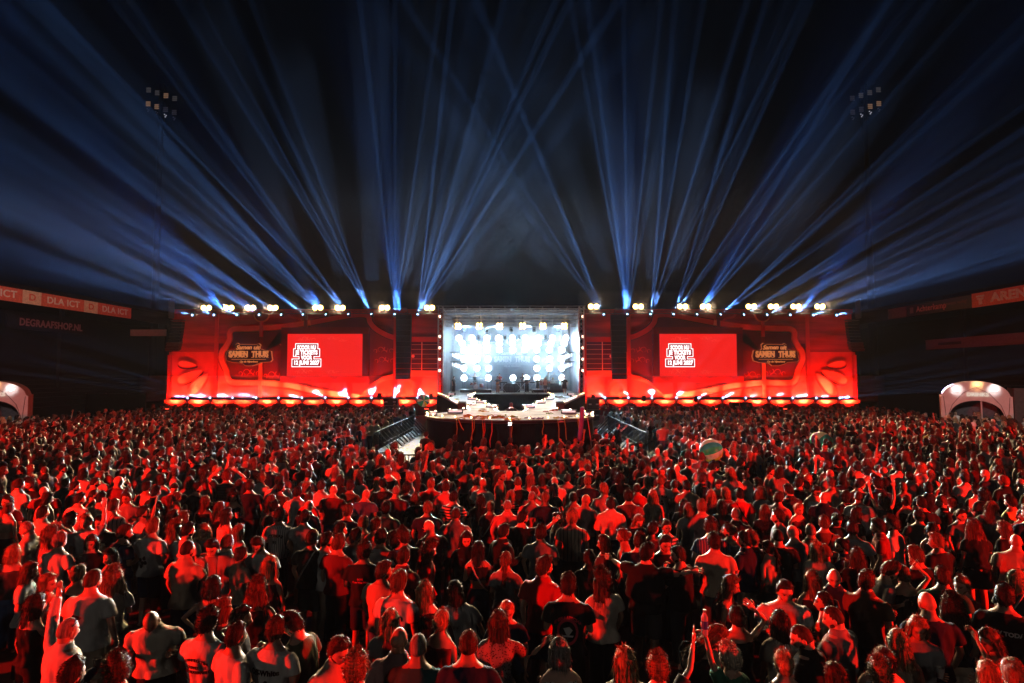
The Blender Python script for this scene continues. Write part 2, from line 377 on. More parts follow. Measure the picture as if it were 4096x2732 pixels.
    q = MB(); q.poly([(c[0]+r*math.cos(a), c[1]-.02+r*math.sin(a)) for r, a in [(27*px, math.pi+math.pi*k/16) for k in range(17)]], -.155, -.141); q.build('roundel_inlay', P_mar, ro)
    q = MB(); q.ribbon(curve_pts([W(1100, 1300), W(1160, 1300), W(1198, 1290), W(1192, 1276), W(1160, 1268), W(1150, 1257)]), 9*px, -.15, -.06); q.build('scroll', P_red, t)
    q = MB(); q.ribbon(curve_pts([W(992, 1585), W(1002, 1563), W(1020, 1554), W(1040, 1560), W(1056, 1580)]), 3*px, -.05, -.011); q.build('scroll', P_edge, t)
    q = MB(); q.ribbon(curve_pts([W(1200, 1572), W(1150, 1560), W(1090, 1560), W(1060, 1575)]), 5*px, -.06, -.011); q.build('scroll', P_edge, t)
    for (u, v, an, L, wd) in ((751, 1456, -.12, 75, 25), (762, 1504, .42, 110, 36), (795, 1537, .82, 118, 38)):
        p = W(u, v); a = (math.pi-an if s < 0 else an)+math.pi*0; 
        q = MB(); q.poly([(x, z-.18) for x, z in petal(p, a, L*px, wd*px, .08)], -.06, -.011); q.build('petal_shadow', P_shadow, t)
        q = MB(); q.poly(petal(p, a, L*px, wd*px, .06), -.13, -.061); po = q.build('petal', P_edge, t); q = MB(); q.poly(petal(p, a, L*px, wd*px, -.06), -.15, -.131); q.build('petal_inlay', P_petal, po)
    for (u, v, an, L, wd) in ((1666, 1536, -.3, 56, 20), (1643, 1560, -.92, 56, 19), (1614, 1581, -1.45, 42, 16)):
        p = W(u, v); a = math.pi-an if s < 0 else an
        q = MB(); q.poly(petal(p, a, L*px, wd*px, .03), -.07, -.011); po = q.build('petal', P_edge, t); q = MB(); q.poly(petal(p, a, L*px, wd*px, -.05), -.09, -.071); q.build('petal_inlay', P_low, po)
    # inner column: bands, window with rails
    B(1644, 1754, 1347, 1367, -.10, -.011, P_red, 'band'); B(1644, 1754, 1482, 1506, -.14, -.011, P_rib, 'band'); B(1646, 1753, 1368, 1482, -.06, -.012, P_navy, 'window_print')
    q = MB()
    for k in range(6): B(1646, 1753, 1378+k*19, 1379.3+k*19, -.09, -.061, None, '', q)
    B(1685.5, 1689, 1368, 1481, -.12, -.091, None, '', q); q.build('string_rails', P_petal, t)
    p = W(1652, 1425); q = MB(); q.poly([(p[0]+.18*math.cos(a), p[1]+.18*math.sin(a)) for a in [k*math.pi/8 for k in range(16)]], -.10, -.061); q.build('dot_print', P_petal, t)
    o = MB()
    for (u, v, sc) in ((985, 1490, 1.0), (1085, 1500, 1.0), (1520, 1400, .9), (1525, 1440, .9), (1490, 1550, .6), (1360, 1552, .7)): swirl(o, W(u, v), sc, s)
    o.build('scroll_ornament', P_orn, t, (0, -.046, 0))
    # red floodlights along the foot of the wing
    for k in range(12):
        u = 716+k*91; x = s*wx(u)+(0 if s > 0 else .02); L = thing('red_floodlight', f'red floodlight on the floor before the {side} wing, {ORD[k]} from its outer end', 'floodlight', (x, 62.45, .58), None, 'red floodlights along the foot of the wings')
        f = MB(); f.box((0, 0, 0), (.5, .22, .3), rx=-.3); f.box((0, 0, -.22), (.3, .2, .14)); f.build('housing', M['black'], L); f = MB(); f.box((0, .10, .09), (.44, .08, .2), rx=-.3); f.build('lens', E_red, L)
        spot((x, 62.6, .84), (x, 65.0, 3.1), 1900, (1, .022, .008), 86, .5, .12); spot((x, 62.6, .84), (x, 64.9, 2.75), 4600 if k % 3 else 2800, (1, .085, .04), 50, .55, .10)
    return t
wing(1, 'left'); wing(-1, 'right')
# low dark box to carry the wings' shadows and the PA racks behind the crowd
# ---------------------------------------------------------------- screens and signs
SCR = emit('screen_red', (.92, .012, .010), .95); SCRO = emit('screen_ornament', (1, .07, .045), .95); SCRW = emit('screen_white', (1, .97, .97), 1.6); SCRM = emit('screen_outline', (.55, .0, .01), .6)
def led_screen(u0, u1, side):
    x0, x1 = wx(u0), wx(u1); z0, z1 = wz(1505), wz(1337); cx = (x0+x1)/2; t = thing('led_screen', f'big red video screen with white ticket text on the {side} wing', 'screen', (cx, WY-.5, 0))
    k = (wx(1001)-wx(1000)); q = MB(); fw = 25*k; q.box((0, .15, z1+fw/2), (x1-x0+2*fw, .5, fw)); fo = q.build('frame_top', P_mar, t)
    q = MB(); q.box((0, .15, z0-fw/2), (x1-x0+2*fw, .5, fw)); q.build('frame_bottom', P_red, t)
    for sd in (-1, 1): q = MB(); q.box((sd*((x1-x0)/2+fw/2), .152, (z0+z1)/2), (fw, .5, z1-z0)); q.build('frame_side', P_dark, t)
    q = MB(); q.box((0, .1, (z0+z1)/2), (x1-x0, .3, z1-z0)); dp = q.build('display', SCR, t)
    tx = (1280-1304)*k-1.0-.3; zc = wz(1422)
    o = MB()
    for (dx, dz, f) in ((-.3, 1.75, 1), (-.6, -1.75, 1), (2.6, 1.85, .7), (2.6, -1.8, .7), (-2.6, 1.2, .5), (3.7, 1.6, .5)): swirl(o, (tx+dx, zc+dz*.98), f*.75, 1)
    o.build('scroll_ornament', SCRO, dp, (0, -.056, 0))
    L = ['SCOOR NU', 'JE TICKETS', 'VOOR', '12 JUNI 2027']; W_ = [2.05, 2.45, 1.25, 2.75]
    out = MB(); ou2 = MB()
    for i, s in enumerate(L):
        z = zc+.82-i*.54
        for mb, g_, yy in ((out, .20, -.064), (ou2, .13, -.072)): mb.box((tx, yy, z), (W_[i]+2*g_, .008, .50+2*g_))
    out.build('text_outline', SCRW, dp); ou2.build('text_backing', SCRM, dp)
    for i, s in enumerate(L):
        z = zc+.82-i*.54; V, F = text_mesh(s, .52, .028, 0, .004); V[:, 0] *= (W_[i]-.05)/(V[:, 0].max()-V[:, 0].min()); V[:, 1] *= 1.15
        link('screen_text', _mesh('screen_text', np.stack([V[:, 0], -V[:, 2]-.082, V[:, 1]], 1), F, [SCRW], smooth=False), dp, (tx, 0, z))
led_screen(1155, 1454, 'left'); led_screen(2634, 2941, 'right')
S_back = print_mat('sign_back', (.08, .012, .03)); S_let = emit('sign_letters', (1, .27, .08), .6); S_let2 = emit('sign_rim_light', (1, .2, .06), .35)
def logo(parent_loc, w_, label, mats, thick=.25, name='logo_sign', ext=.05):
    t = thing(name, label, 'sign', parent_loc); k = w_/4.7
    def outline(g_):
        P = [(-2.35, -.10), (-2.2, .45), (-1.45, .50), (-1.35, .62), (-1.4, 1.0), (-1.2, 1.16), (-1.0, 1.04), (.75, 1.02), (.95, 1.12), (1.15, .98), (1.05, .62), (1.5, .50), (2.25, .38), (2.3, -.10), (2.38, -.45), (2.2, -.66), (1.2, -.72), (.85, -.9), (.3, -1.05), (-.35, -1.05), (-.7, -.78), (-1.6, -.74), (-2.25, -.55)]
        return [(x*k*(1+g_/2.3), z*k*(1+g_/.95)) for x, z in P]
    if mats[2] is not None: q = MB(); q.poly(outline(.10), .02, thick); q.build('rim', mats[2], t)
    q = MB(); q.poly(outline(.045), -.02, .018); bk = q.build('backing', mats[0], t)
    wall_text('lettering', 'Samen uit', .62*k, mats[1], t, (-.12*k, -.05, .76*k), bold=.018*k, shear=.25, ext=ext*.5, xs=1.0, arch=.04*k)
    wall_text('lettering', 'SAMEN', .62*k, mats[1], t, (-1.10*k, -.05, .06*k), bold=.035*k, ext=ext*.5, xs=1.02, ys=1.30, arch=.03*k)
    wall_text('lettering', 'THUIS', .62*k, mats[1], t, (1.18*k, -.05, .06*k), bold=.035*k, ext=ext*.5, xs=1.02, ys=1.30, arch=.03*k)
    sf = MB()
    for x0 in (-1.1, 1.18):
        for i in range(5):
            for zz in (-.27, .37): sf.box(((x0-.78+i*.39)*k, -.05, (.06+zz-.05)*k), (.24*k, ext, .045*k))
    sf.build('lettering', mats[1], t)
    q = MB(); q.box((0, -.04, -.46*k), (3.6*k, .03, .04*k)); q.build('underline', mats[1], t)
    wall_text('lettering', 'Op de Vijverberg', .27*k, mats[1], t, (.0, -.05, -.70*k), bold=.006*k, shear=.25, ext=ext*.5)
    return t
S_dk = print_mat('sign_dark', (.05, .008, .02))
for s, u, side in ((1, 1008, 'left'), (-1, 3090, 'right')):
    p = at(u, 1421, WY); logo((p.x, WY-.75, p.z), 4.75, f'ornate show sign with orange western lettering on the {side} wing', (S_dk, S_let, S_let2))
# ---------------------------------------------------------------- lamps on the wings
def glow(loc, u, v, Y, deg, en, col=(.10, .30, 1)):
    p = at(u, v, Y); spot(loc, p, en, col, deg, 1.0, .1)
LU = [771, 858, 950, 1039, 1128, 1215, 1307, 1396, 1488, 1579, 1670]; RU = [2417, 2510, 2602, 2693, 2786, 2879, 2972, 3065, 3158, 3251, 3345]
D = 1.7424
LB = {0: [(0, 1010, 34, 4.0, .5), (0, 1090, 38, 3, .5)], 1: [(0, 860, 34, 4, .55), (0, 960, 36, 2.5, .6)], 2: [(0, 760, 34, 3.5, .8), (0, 830, 38, 2.2, .8)],
      3: [(0, 620, 34, 2.6, 1), (0, 700, 38, 2, .9)], 4: [(0, 470, 36, 2.2, 1), (0, 560, 36, 2.6, 1), (120, 640, 40, 1.4, 1)],
      5: [(0, 330, 36, 1.8, 1), (90, 300, 40, 1.6, 1.2), (200, 460, 40, 3.5, 1.3)], 6: [(200, 330, 40, 1.6, 1), (380, 380, 40, 2.0, 1.2), (620, 520, 42, 3.6, 2.0), (300, 500, 44, 1.4, 1)],
      7: [(560, 150, 42, 1.4, 1), (700, 260, 44, 1.6, 1.2), (560, 400, 44, 1.3, 1), (640, 480, 46, 1.6, 1.4)], 8: [(790, 130, 44, 1.5, 1.4), (900, 190, 46, 1.3, 1.3), (1020, 260, 46, 1.8, 1.2), (1180, 460, 48, 1.3, 1)],
      9: [(1510, 640, 48, 1.2, 1.3), (1580, 690, 50, 1.3, 1.2), (1660, 700, 50, 1.2, 1.2)], 10: [(1740, 640, 46, 1.3, 1.6), (1830, 680, 46, 1.4, 1.4), (1900, 740, 48, 1.3, 1.6), (1960, 660, 44, 1.1, 1.3), (1990, 760, 44, 1.0, 1)]}
RB = {0: [(2060, 700, 46, 1.3, 1), (2120, 540, 44, 1.5, .9), (2200, 720, 48, 1.2, 1)], 1: [(2340, 330, 44, 1.5, 1.5), (2420, 560, 46, 1.2, 1.4), (2500, 480, 46, 1.2, 1.5), (2590, 520, 46, 1.3, 1.4)],
      2: [(2660, 520, 46, 1.2, 1.3), (2760, 320, 44, 1.5, 1.6), (2860, 420, 46, 1.2, 1.4), (2960, 520, 46, 1.2, 1.2)], 3: [(2900, 560, 46, 1.3, 1.2), (3060, 420, 44, 1.7, 1.4), (3260, 430, 44, 1.4, 1.5), (3420, 300, 42, 1.6, 1)],
      4: [(3240, 520, 44, 1.3, 1.2), (3480, 330, 42, 1.8, 1.3), (3640, 300, 42, 1.4, 1.1)], 5: [(3740, 420, 42, 1.5, 1.2), (3880, 350, 40, 1.5, 1), (3900, 560, 42, 1.4, 1)],
      6: [(4096, 520, 38, 1.9, 1), (4096, 640, 38, 1.6, 1)], 7: [(4096, 700, 38, 2.2, 1), (4096, 780, 38, 1.5, .9)], 8: [(4096, 820, 36, 2.2, .8), (4096, 880, 36, 2, .8)],
      9: [(4096, 930, 34, 2.6, .7), (4096, 980, 36, 2, .7)], 10: [(4096, 1040, 34, 3.0, .6), (4096, 1090, 36, 2.2, .5)]}
TOPY = WY-1.9
for a in ((900, 300, 500, 45, 16), (1300, 700, 300, 45, 14), (1600, 1500, 500, 50, 18), (2500, 2500, 500, 50, 18), (2800, 3300, 400, 45, 15), (3200, 3700, 600, 45, 14), (1050, 250, 800, 45, 12), (2045, 2045, 900, 60, 34)):
    glow(at(a[0], 1250, TOPY), a[1], a[2], a[3], a[4], 330000 if a[4] < 30 else 600000, (.05, .22, 1) if a[4] < 30 else (.06, .42, .6))  # extra wide spots added so the smoke between the beams glows
for side, US, BB in (('left', LU, LB), ('right', RU, RB)):
    for i, u in enumerate(US):
        p = at(u, 1261, TOPY); e = at(*BB[i][0][:3])
        n = i if side == 'left' else i; k = n+1
        lab = f'moving head hanging under the top edge of the {side} wing, {ORD[i]} from the ' + ('outer end' if side == 'left' else 'centre')
        moving_head(p, e-p, lab, 'beam lights along the top edges', 1); beam(p, BB[i])
    for i, u in enumerate([825, 915, 1001, 1091, 1271, 1360, 1538, 1718] if side == 'left' else [2374, 2553, 2731, 2822, 3005, 3094, 3184, 3280]):
        p = at(u, 1231 if side == 'left' else 1226, TOPY+.3); blinder(p, f'warm yellow blinder on the top edge of the {side} wing, {ORD[i]} from the ' + ('outer end' if side == 'left' else 'centre'), 'warm blinders on the top edges', (p.x*.6, 10, 0), 32000)
    # rail that carries the lamps
    a, c = at(US[0]-60, 1249, TOPY+.2), at(US[-1]+60, 1249, TOPY+.2)
    t = thing('lamp_rail', f'dark truss rail along the top of the {side} wing', 'truss', (0, 0, 0)); q = MB(); q.truss((a.x, a.y, a.z), (c.x, c.y, a.z), .28, .6, .022, .012); q.build('chords', M['darksteel'], t)
BL = [752, 843, 934, 1029, 1118, 1211, 1304, 1395, 1486, 1576, 1669]; BR = [2421, 2514, 2608, 2705, 2793, 2890, 2981, 3076, 3168, 3262, 3357]
LBB = {0: [(0, 1400, 34, 1.6, .9), (0, 1480, 40, 1.4, 1)], 1: [(0, 1330, 36, 1.7, .9), (300, 1520, 50, 1.6, 1)], 2: [(300, 1440, 44, 1.5, 1), (500, 1520, 50, 1.5, 1)], 3: [(500, 1430, 48, 1.6, 1), (620, 1525, 52, 1.4, 1)], 4: [(800, 1500, 52, 1.5, .8), (0, 1250, 40, 1.5, .6)],
       5: [(900, 1500, 50, 2.5, 1), (1000, 1540, 54, 2, 1)], 6: [(1060, 1440, 52, 2.2, 1.3), (1100, 1500, 54, 2.4, 1.4), (1000, 1380, 50, 1.8, 1)], 7: [(1300, 1470, 54, 2.2, 1.3), (1340, 1440, 54, 2, 1.3), (1260, 1520, 55, 2, 1.2)],
       8: [(1455, 1460, 54, 2, 1.5), (1486, 1440, 54, 2, 1.4), (1520, 1460, 54, 2, 1.4), (1600, 1300, 50, 1.6, 1)], 9: [(1620, 1450, 54, 2, 1.4), (1650, 1460, 54, 2.0, 1.3), (1590, 1430, 54, 1.8, 1.2), (1740, 1250, 50, 1.4, .9)], 10: [(1740, 1470, 54, 2, 1), (1770, 1500, 54, 1.8, 1), (1720, 1440, 54, 1.7, 1)]}
RBB = {0: [(2340, 1530, 54, 1.7, .9), (2300, 1500, 52, 1.5, .7)], 1: [(2470, 1500, 54, 1.8, 1), (2430, 1450, 52, 1.5, 1), (2390, 1400, 50, 1.4, .7)], 2: [(2590, 1480, 54, 2, 1.4), (2608, 1400, 52, 1.7, 1.2), (2630, 1470, 54, 1.8, 1.3), (2550, 1430, 52, 1.5, 1)], 3: [(2770, 1480, 54, 1.8, 1.2), (2810, 1440, 52, 1.6, 1.1), (2850, 1450, 52, 1.4, 1)],
       4: [(2880, 1540, 54, 1.7, 1.1), (2960, 1500, 52, 1.4, 1)], 5: [(3000, 1540, 54, 1.6, 1), (3200, 1440, 50, 1.3, .8)], 6: [(3120, 1560, 54, 1.5, 1), (3500, 1440, 44, 1.2, .7)], 7: [(3200, 1570, 54, 1.4, 1), (3900, 1330, 40, 1.2, .9)], 8: [(3500, 1540, 48, 1.2, .9), (4096, 1380, 40, 1.5, 1)], 9: [(4096, 1440, 38, 1.3, 1.1), (3800, 1520, 44, 1.1, 1)], 10: [(3600, 1570, 50, 2.2, 1.5), (4096, 1490, 38, 1.2, 1.1)]}
for side, US, BB in (('left', BL, LBB), ('right', BR, RBB)):
    for i, u in enumerate(US):
        p = at(u, 1592, WY-2.0); e = at(*BB[i][0][:3])
        moving_head(p, e-p, f'black moving head at the foot of the {side} wing, {ORD[i]} from the ' + ('outer end' if side == 'left' else 'centre'), 'beam lights along the feet of the wings', 0); beam(p, BB[i], 460000*(2.0 if 5 <= (i if side == 'left' else 10-i) else 9), 1.6, (.30, .5, 1), .02, 2.0 if 5 <= (i if side == 'left' else 10-i) else 1)
        st = MB(); st.bar((0, 0, -.36), (0, 0, -p.z+.0), .03, 6); st.box((0, 0, -p.z+.02), (.5, .5, .04)); t = C.objects[-1] if False else None
        o = st.build('lamp_stand', M['darksteel'], None, p); tag(o, f'thin stand under the {ORD[i]} foot light of the {side} wing from the ' + ('outer end' if side == 'left' else 'centre'), 'stand', 'stands of the foot lights')
# ---------------------------------------------------------------- line arrays and flat PA hangs
for s, side in ((1, 'left'), (-1, 'right')):
    x = s*wx(1612)+(.02 if s < 0 else 0)
    if s < 0: x = at(2476, 1400, 62.2).x
    else: x = at(1613, 1400, 62.2).x
    z1, z0 = at(CX, 1257, 62.2).z, at(CX, 1518, 62.2).z; t = thing('speaker_hang', f'tall flat black speaker hang in front of the {side} wing', 'loudspeaker', (x, 62.2, 0))
    n = 12
    for k in range(n):
        q = MB(); q.box((0, .25*math.cos(k*.1), z1-(k+.5)*(z1-z0)/n), (1.58-.012*k, .6, (z1-z0)/n-.02)); q.build('speaker_cabinet', mat_pa if 'mat_pa' in globals() else globals().setdefault('mat_pa', mat('speaker_grille', (.006, .009, .014), .6, scale=20)), t)
    q = MB(); q.bar((-.4, 0, z1), (-.4, 0, z1+.5), .03); q.bar((.4, 0, z1), (.4, 0, z1+.5), .03); q.box((0, 0, z1+.1), (1.3, .4, .1)); q.box((.1*s, -.1, z1+.55), (.5, .3, .18), rz=.4); q.build('rigging', M['darksteel'], t)
    # curved outer line array
    u = 711 if s > 0 else 3408; p = at(u, 1292, 62); t = thing('line_array', f'curved black line array speaker hanging at the outer end of the {side} wing', 'loudspeaker', (p.x, 62, 0))
    for k in range(10):
        z = p.z-k*.30; yb = -(k/9)**2*.5; q = MB(); q.box((-s*.04*k*.3, yb, z), (1.15 if k < 7 else 1.35, .62, .27), rx=.05*k); q.build('speaker_cabinet', mat_pa if k < 7 else globals().setdefault('mat_pa2', mat('speaker_front', (.10, .055, .05), .7)), t)
    q = MB(); q.box((0, 0, p.z+.28), (1.3, .5, .12)); q.bar((.2*s, 0, p.z+.3), (.2*s, 0, at(CX, 1249, 62).z), .015); q.box((-.75*s, .1, p.z+1.5), (.14, .9, 2.0)); q.build('rigging', M['darksteel'], t)
# dark tower behind each outer array and racks, speakers and covers at the foot of the wings
for i, (u, v, w_, h_, Y, lb) in enumerate(((1250, 1640, 1.5, 1.5, 58, 'black equipment rack before the left wing, beside the skirt'), (1565, 1628, 1.3, 2.6, 57, 'black stacked subwoofers beside the left barrier row'), (2372, 1628, 1.1, 2.4, 57, 'grey covered subwoofer stack right of the stage'), (2560, 1640, 3.0, 1.0, 58, 'low dark flight case row behind the right barriers'), (2760, 1640, 2.6, 1.0, 58, 'second low dark case row under the right screen'), (2962, 1630, 1.9, 1.6, 58, 'black stacked speakers under the right show sign'), (1400, 1645, 3.4, .9, 58, 'low dark stage deck edge under the left screen'))):
    p = at(u, v, Y); t = thing('equipment_case', lb, 'case', (p.x, Y, 0)); q = MB(); top = at(u, v-h_*14, Y).z
    n = max(1, int(top/.7))
    for k in range(n): q.box((0, 0, (k+.5)*top/n), (w_, 1, top/n-.04))
    q.build('case_body', M['black'], t); q = MB()
    for k in range(n): q.box((w_*.3, -.52, (k+.5)*top/n), (.25, .03, .12)); q.box((-w_*.3, -.52, (k+.5)*top/n), (.25, .03, .12))
    q.build('latch', M['steel'], t)
for u, v, side in ((1518, 1590, 'left'), (1724, 1592, 'far left'), (2575, 1600, 'right'), (2782, 1602, 'middle right'), (2372, 1596, 'near right')):
    p = at(u, v, 58.5); t = thing('speaker_on_stand', f'small black speaker on a thin stand before the {side} part of the red facade', 'loudspeaker', (p.x, 58.5, 0)); q = MB(); q.bar((0, 0, 0), (0, 0, p.z), .03); q.bar((0, 0, .4), (.4, 0, 0), .02); q.bar((0, 0, .4), (-.4, 0, 0), .02); q.build('stand', M['darksteel'], t); q = MB(); q.box((0, 0, p.z+.15), (.35, .3, .55)); q.build('cabinet', M['black'], t)
# ---------------------------------------------------------------- centre stage
PX0, PX1 = at(1772, 1400, 62).x, at(2316, 1400, 62).x; PT = at(CX, 1238, 62).z; DZ = 2.35; YB = 73.0
t = thing('centre_stage', 'bright box stage in the middle with dark roof, backdrop and side walls', 'stage', (0, 0, 0))
backm, nt, b = newmat('backdrop_cloth'); rgb = N(nt, 'ShaderNodeRGB'); rgb.outputs[0].default_value = (.25, .30, .36, 1); noise_mul(nt, rgb.outputs[0], .6, .6, 1.2, b.inputs['Base Color'], stretch=(1, 1, .3)); b.inputs['Roughness'].default_value = .9
q = MB(); q.box(((PX0+PX1)/2, YB+.1, (PT+DZ)/2), (PX1-PX0+1, .2, PT-DZ)); q.build('backdrop', backm, t)
for x in (PX0-.1, PX1+.1): q = MB(); q.box((x, (62.6+YB)/2, (PT+DZ)/2), (.15, YB-62.6, PT-DZ)); q.build('side_wall', backm, t)
q = MB(); q.box(((PX0+PX1)/2, (62.4+YB)/2, PT+.1), (PX1-PX0+1, YB-62.4, .15)); q.build('roof', backm, t)
deckm, nt, b = newmat('stage_deck'); rgb = N(nt, 'ShaderNodeRGB'); rgb.outputs[0].default_value = (.55, .54, .52, 1); noise_mul(nt, rgb.outputs[0], 1.2, .65, 1.15, b.inputs['Base Color']); b.inputs['Roughness'].default_value = .75; b.inputs['Specular IOR Level'].default_value = 0
q = MB(); q.box(((PX0+PX1)/2, (61+YB)/2, DZ/2), (PX1-PX0+1.0, YB-61, DZ)); q.build('deck', deckm, t)
q = MB(); q.box(((PX0+PX1)/2, 60.97, DZ/2-.004), (PX1-PX0+1.0, .05, DZ-.01)); q.build('front_cover', M['blackcloth'], t)
for i, x in enumerate((PX0-.25, PX1+.25)):
    tt = thing('portal_tower', f'lattice tower at the {"left" if i == 0 else "right"} side of the bright stage opening', 'truss', (x, 61.9, 0)); q = MB(); q.truss((0, 0, 0), (0, 0, PT+.3), .5, .5, .035, .02); q.build('lattice', M['steel'], tt)
# roof truss: two stacked trusses and the raked ends
tt = thing('roof_truss', 'silver lattice roof truss across the top of the bright stage', 'truss', (0, 61.5, 0))
for zz, yy in ((PT-.15, 0), (PT-.75, 1.6), (PT-1.35, 3.4)): q = MB(); q.truss((PX0-.3, yy, zz), (PX1+.3, yy, zz), .42, .5, .03, .018); q.build('truss_beam', M['steel'], tt)
q = MB(); q.bar((PX0-.6, -.5, PT+.25), (PX1+.6, -.5, PT+.25), .04)
for k in range(12): x = PX0+(PX1-PX0)*k/11; q.bar((x, -.5, PT+.2), (x, 3.4, PT-1.3), .02); q.bar((x, -.5, PT+.2), (x+.5, 1.6, PT-.75), .016)
q.build('braces', M['steel'], tt)
BOX6 = [1832, 1917, 1999, 2090, 2172, 2257]
for i, u in enumerate(BOX6):
    p = at(u, 1304, 64.5); tb = thing('blinder_light', f'square warm blinder hanging under the stage roof truss, {ORD[i]} of six from the left', 'stage light', p, None, 'blinders under the roof truss'); q = MB(); q.box((0, .1, 0), (.72, .15, .72)); q.bar((0, .1, .3), (0, .1, 1.2), .03); q.build('housing', M['black'], tb)
    for a in (-1, 1):
        for c in (-1, 1): q = MB(); q.lathe([(0, -.02), (.12, -.02), (.15, .03)], (a*.17, 0, c*.17), 12, 'Y'); q.build('bulb', E_warm, tb)
    spot(p+Vector((0, -.15, 0)), (p.x*.5, 10, 0), 42000, (1, .72, .42), 32, .8, .25)
for i, u in enumerate((1857, 1945, 2045, 2136, 2232)): p = at(u, 1322, 64.8); moving_head(p, (0, -.4, -1), f'unlit moving head hanging inside the stage, {ORD[i]} of five in the upper row', 'unlit moving heads in the stage', 1, False)
for i, u in enumerate((1916, 2020, 2076, 2181)): p = at(u, 1352, 67); moving_head(p, (0, -.4, -1), f'unlit moving head hanging inside the stage, {ORD[i]} of four in the lower row', 'unlit moving heads in the stage', 1, False)
# wash lamp wall
rows = [(1352, (1835, 1888, 1947, 1994, 2049, 2101, 2154, 2209, 2264), 71.5), (1373, (1849, 1899, 1945, 1998, 2050, 2101, 2154, 2203, 2257), 71.2), (1399, (1854, 1905, 1948, 1998, 2050, 2098, 2147, 2197, 2246), 70.8), (1436, (1855, 1909, 1952, 2147, 2198, 2247), 70.5), (1473, (1855, 1908, 1954, 2147, 2197, 2247), 70.2), (1511.5, (1856, 1953, 2052, 2105, 2148, 2248), 70.0)]
for r_, (v, us, Y) in enumerate(rows):
    for i, u in enumerate(us):
        p = at(u, v, Y); tl = thing('wash_light', f'glaring white lamp on the stage back wall, row {("one", "two", "three", "four", "five", "six")[r_]}, {ORD[i]} from the left', 'stage light', p, None, 'white wash lamps at the back of the stage')
        q = MB(); q.lathe([(0, .3), (.2, .28), (.32, .1), (.35, 0)], (0, 0, 0), 14, 'Y'); q.build('housing', M['black'], tl); q = MB(); q.lathe([(0, -.04), (.30, -.03), (.34, .02)], (0, 0, 0), 16, 'Y'); q.build('lens', E_white, tl)
        spot(p+Vector((0, -.06, 0)), (p.x*.7+R.uniform(-3, 3), 10, 1.6), 12000 if r_ < 5 else 1500, (.52, .78, 1), 40, .8, .3)
for k in range(3):
    for s in (-1, 1):
        pass
tt = thing('lamp_scaffold', 'dark scaffold carrying the white lamps at the back of the stage', 'truss', (0, 71.9, 0))
for u in (1855, 1907, 1953, 2147, 2197, 2247): x = at(u, 1400, 71.9).x; q = MB(); q.truss((x, 0, DZ), (x, 0, PT-1.6), .25, .5, .02, .012); q.build('upright', M['darksteel'], tt)
q = MB(); q.truss((PX0+.5, 0, PT-2.9), (PX1-.5, 0, PT-2.9), .25, .5, .02, .012); q.build('crossbeam', M['darksteel'], tt)
logo((at(2049, 1440, 72.6).x, 72.75, at(2049, 1440, 72.6).z), 4.9, 'pale show logo on the backdrop at the middle of the bright stage', (print_mat('bd_back', (.20, .24, .30)), print_mat('bd_let', (.55, .56, .60)), None), .1, 'backdrop_logo', .02)
# side lamp ladders of the opening
for s, side in ((-1, 'left'), (1, 'right')):
    for i, v in enumerate((1266, 1346, 1391, 1437, 1482)):
        p = at(1758 if s < 0 else 2332, v, 62.4); tl = thing('side_lamp', f'small lamp on the red pillar {side} of the stage opening, {ORD[i]} from the top', 'stage light', p, None, 'lamps on the pillars beside the opening'); q = MB(); q.lathe([(0, .25), (.12, .22), (.15, 0)], (0, 0, 0), 12, 'Y'); q.box((0, .1, .18), (.3, .2, .12)); q.build('housing', M['black'], tl)
        q = MB(); q.lathe([(0, -.02), (.13, -.02), (.145, .02)], (0, 0, 0), 12, 'Y'); q.build('lens', emit('pillar_lens', (1, .55, .4), 6) if 'E_pl' not in globals() else E_pl, tl)
    for k in range(2):
        for j in range(2):
            p = at((1810+k*14) if s < 0 else (2286-k*14), 1420+j*38, 66); tl = thing('side_light_bank', f'slanted white light bank inside the {side} stage wall, {("front upper", "front lower", "rear upper", "rear lower")[k*2+j]}', 'stage light', p); q = MB()
            for m_ in range(4): q.box((-s*.35*m_*.5, m_*.3, -.08*m_), (.06, .12, .34), rz=.3*s)
            q.build('lens', E_side, tl); q = MB(); q.box((-s*.2, .5, .30), (1.0, 1.3, .06), rz=0); q.build('bracket', M['darksteel'], tl)
for x_ in (-5, -1.7, 1.7, 5): spot((x_, 64.2, PT-1.6), (x_*1.05, YB, PT-4.2), 1500, (.36, .66, 1), 75, .9, .3)  # unseen spots added under the roof to brighten the upper backdrop
spot(at(2336, 1262, 62.2), (4, 55, 3), 1200, (.75, 1, .9), 18, .6, .05)
# ---------------------------------------------------------------- the thrust stage: V-shaped runways and round front
def dz(u, v): p = atz(u, v, DZ); return (p.x, p.y)
L_ = [dz(1766, 1581), dz(1800, 1574)]
left = [dz(1766, 1581), dz(1880, 1638), dz(1710, 1657)]; frontc = []
fx0, fy0 = dz(1710, 1657); fx1, fy1 = dz(2369, 1657); cyf = fy0
for k in range(25):
    a = math.pi+math.pi*k/24; rx = (fx1-fx0)/2; frontc.append(((fx0+fx1)/2+rx*math.cos(a), cyf+(cyf-dz(2042, 1683)[1])*math.sin(a)))
right = [dz(2204, 1638), dz(2324, 1581)]; inner = [dz(2216, 1584), dz(2190, 1573), dz(1904, 1573), dz(1872, 1586), dz(1998, 1644), dz(2092, 1644)]
t = thing('thrust_stage', 'white thrust stage with two slanting runways meeting in a round front platform', 'stage', (0, 0, 0))
backL = [(PX0-.3, 61.0)]; 
Lrun = [left[0], left[1], inner[4], inner[3], inner[2], (inner[2][0], 61.0), (PX0-.45, 61.0)]; Rrun = [right[1], right[0], inner[5], inner[0], inner[1], (inner[1][0], 61.0), (PX1+.45, 61.0)]
plat = frontc+[right[0], inner[5], inner[4], left[1]]
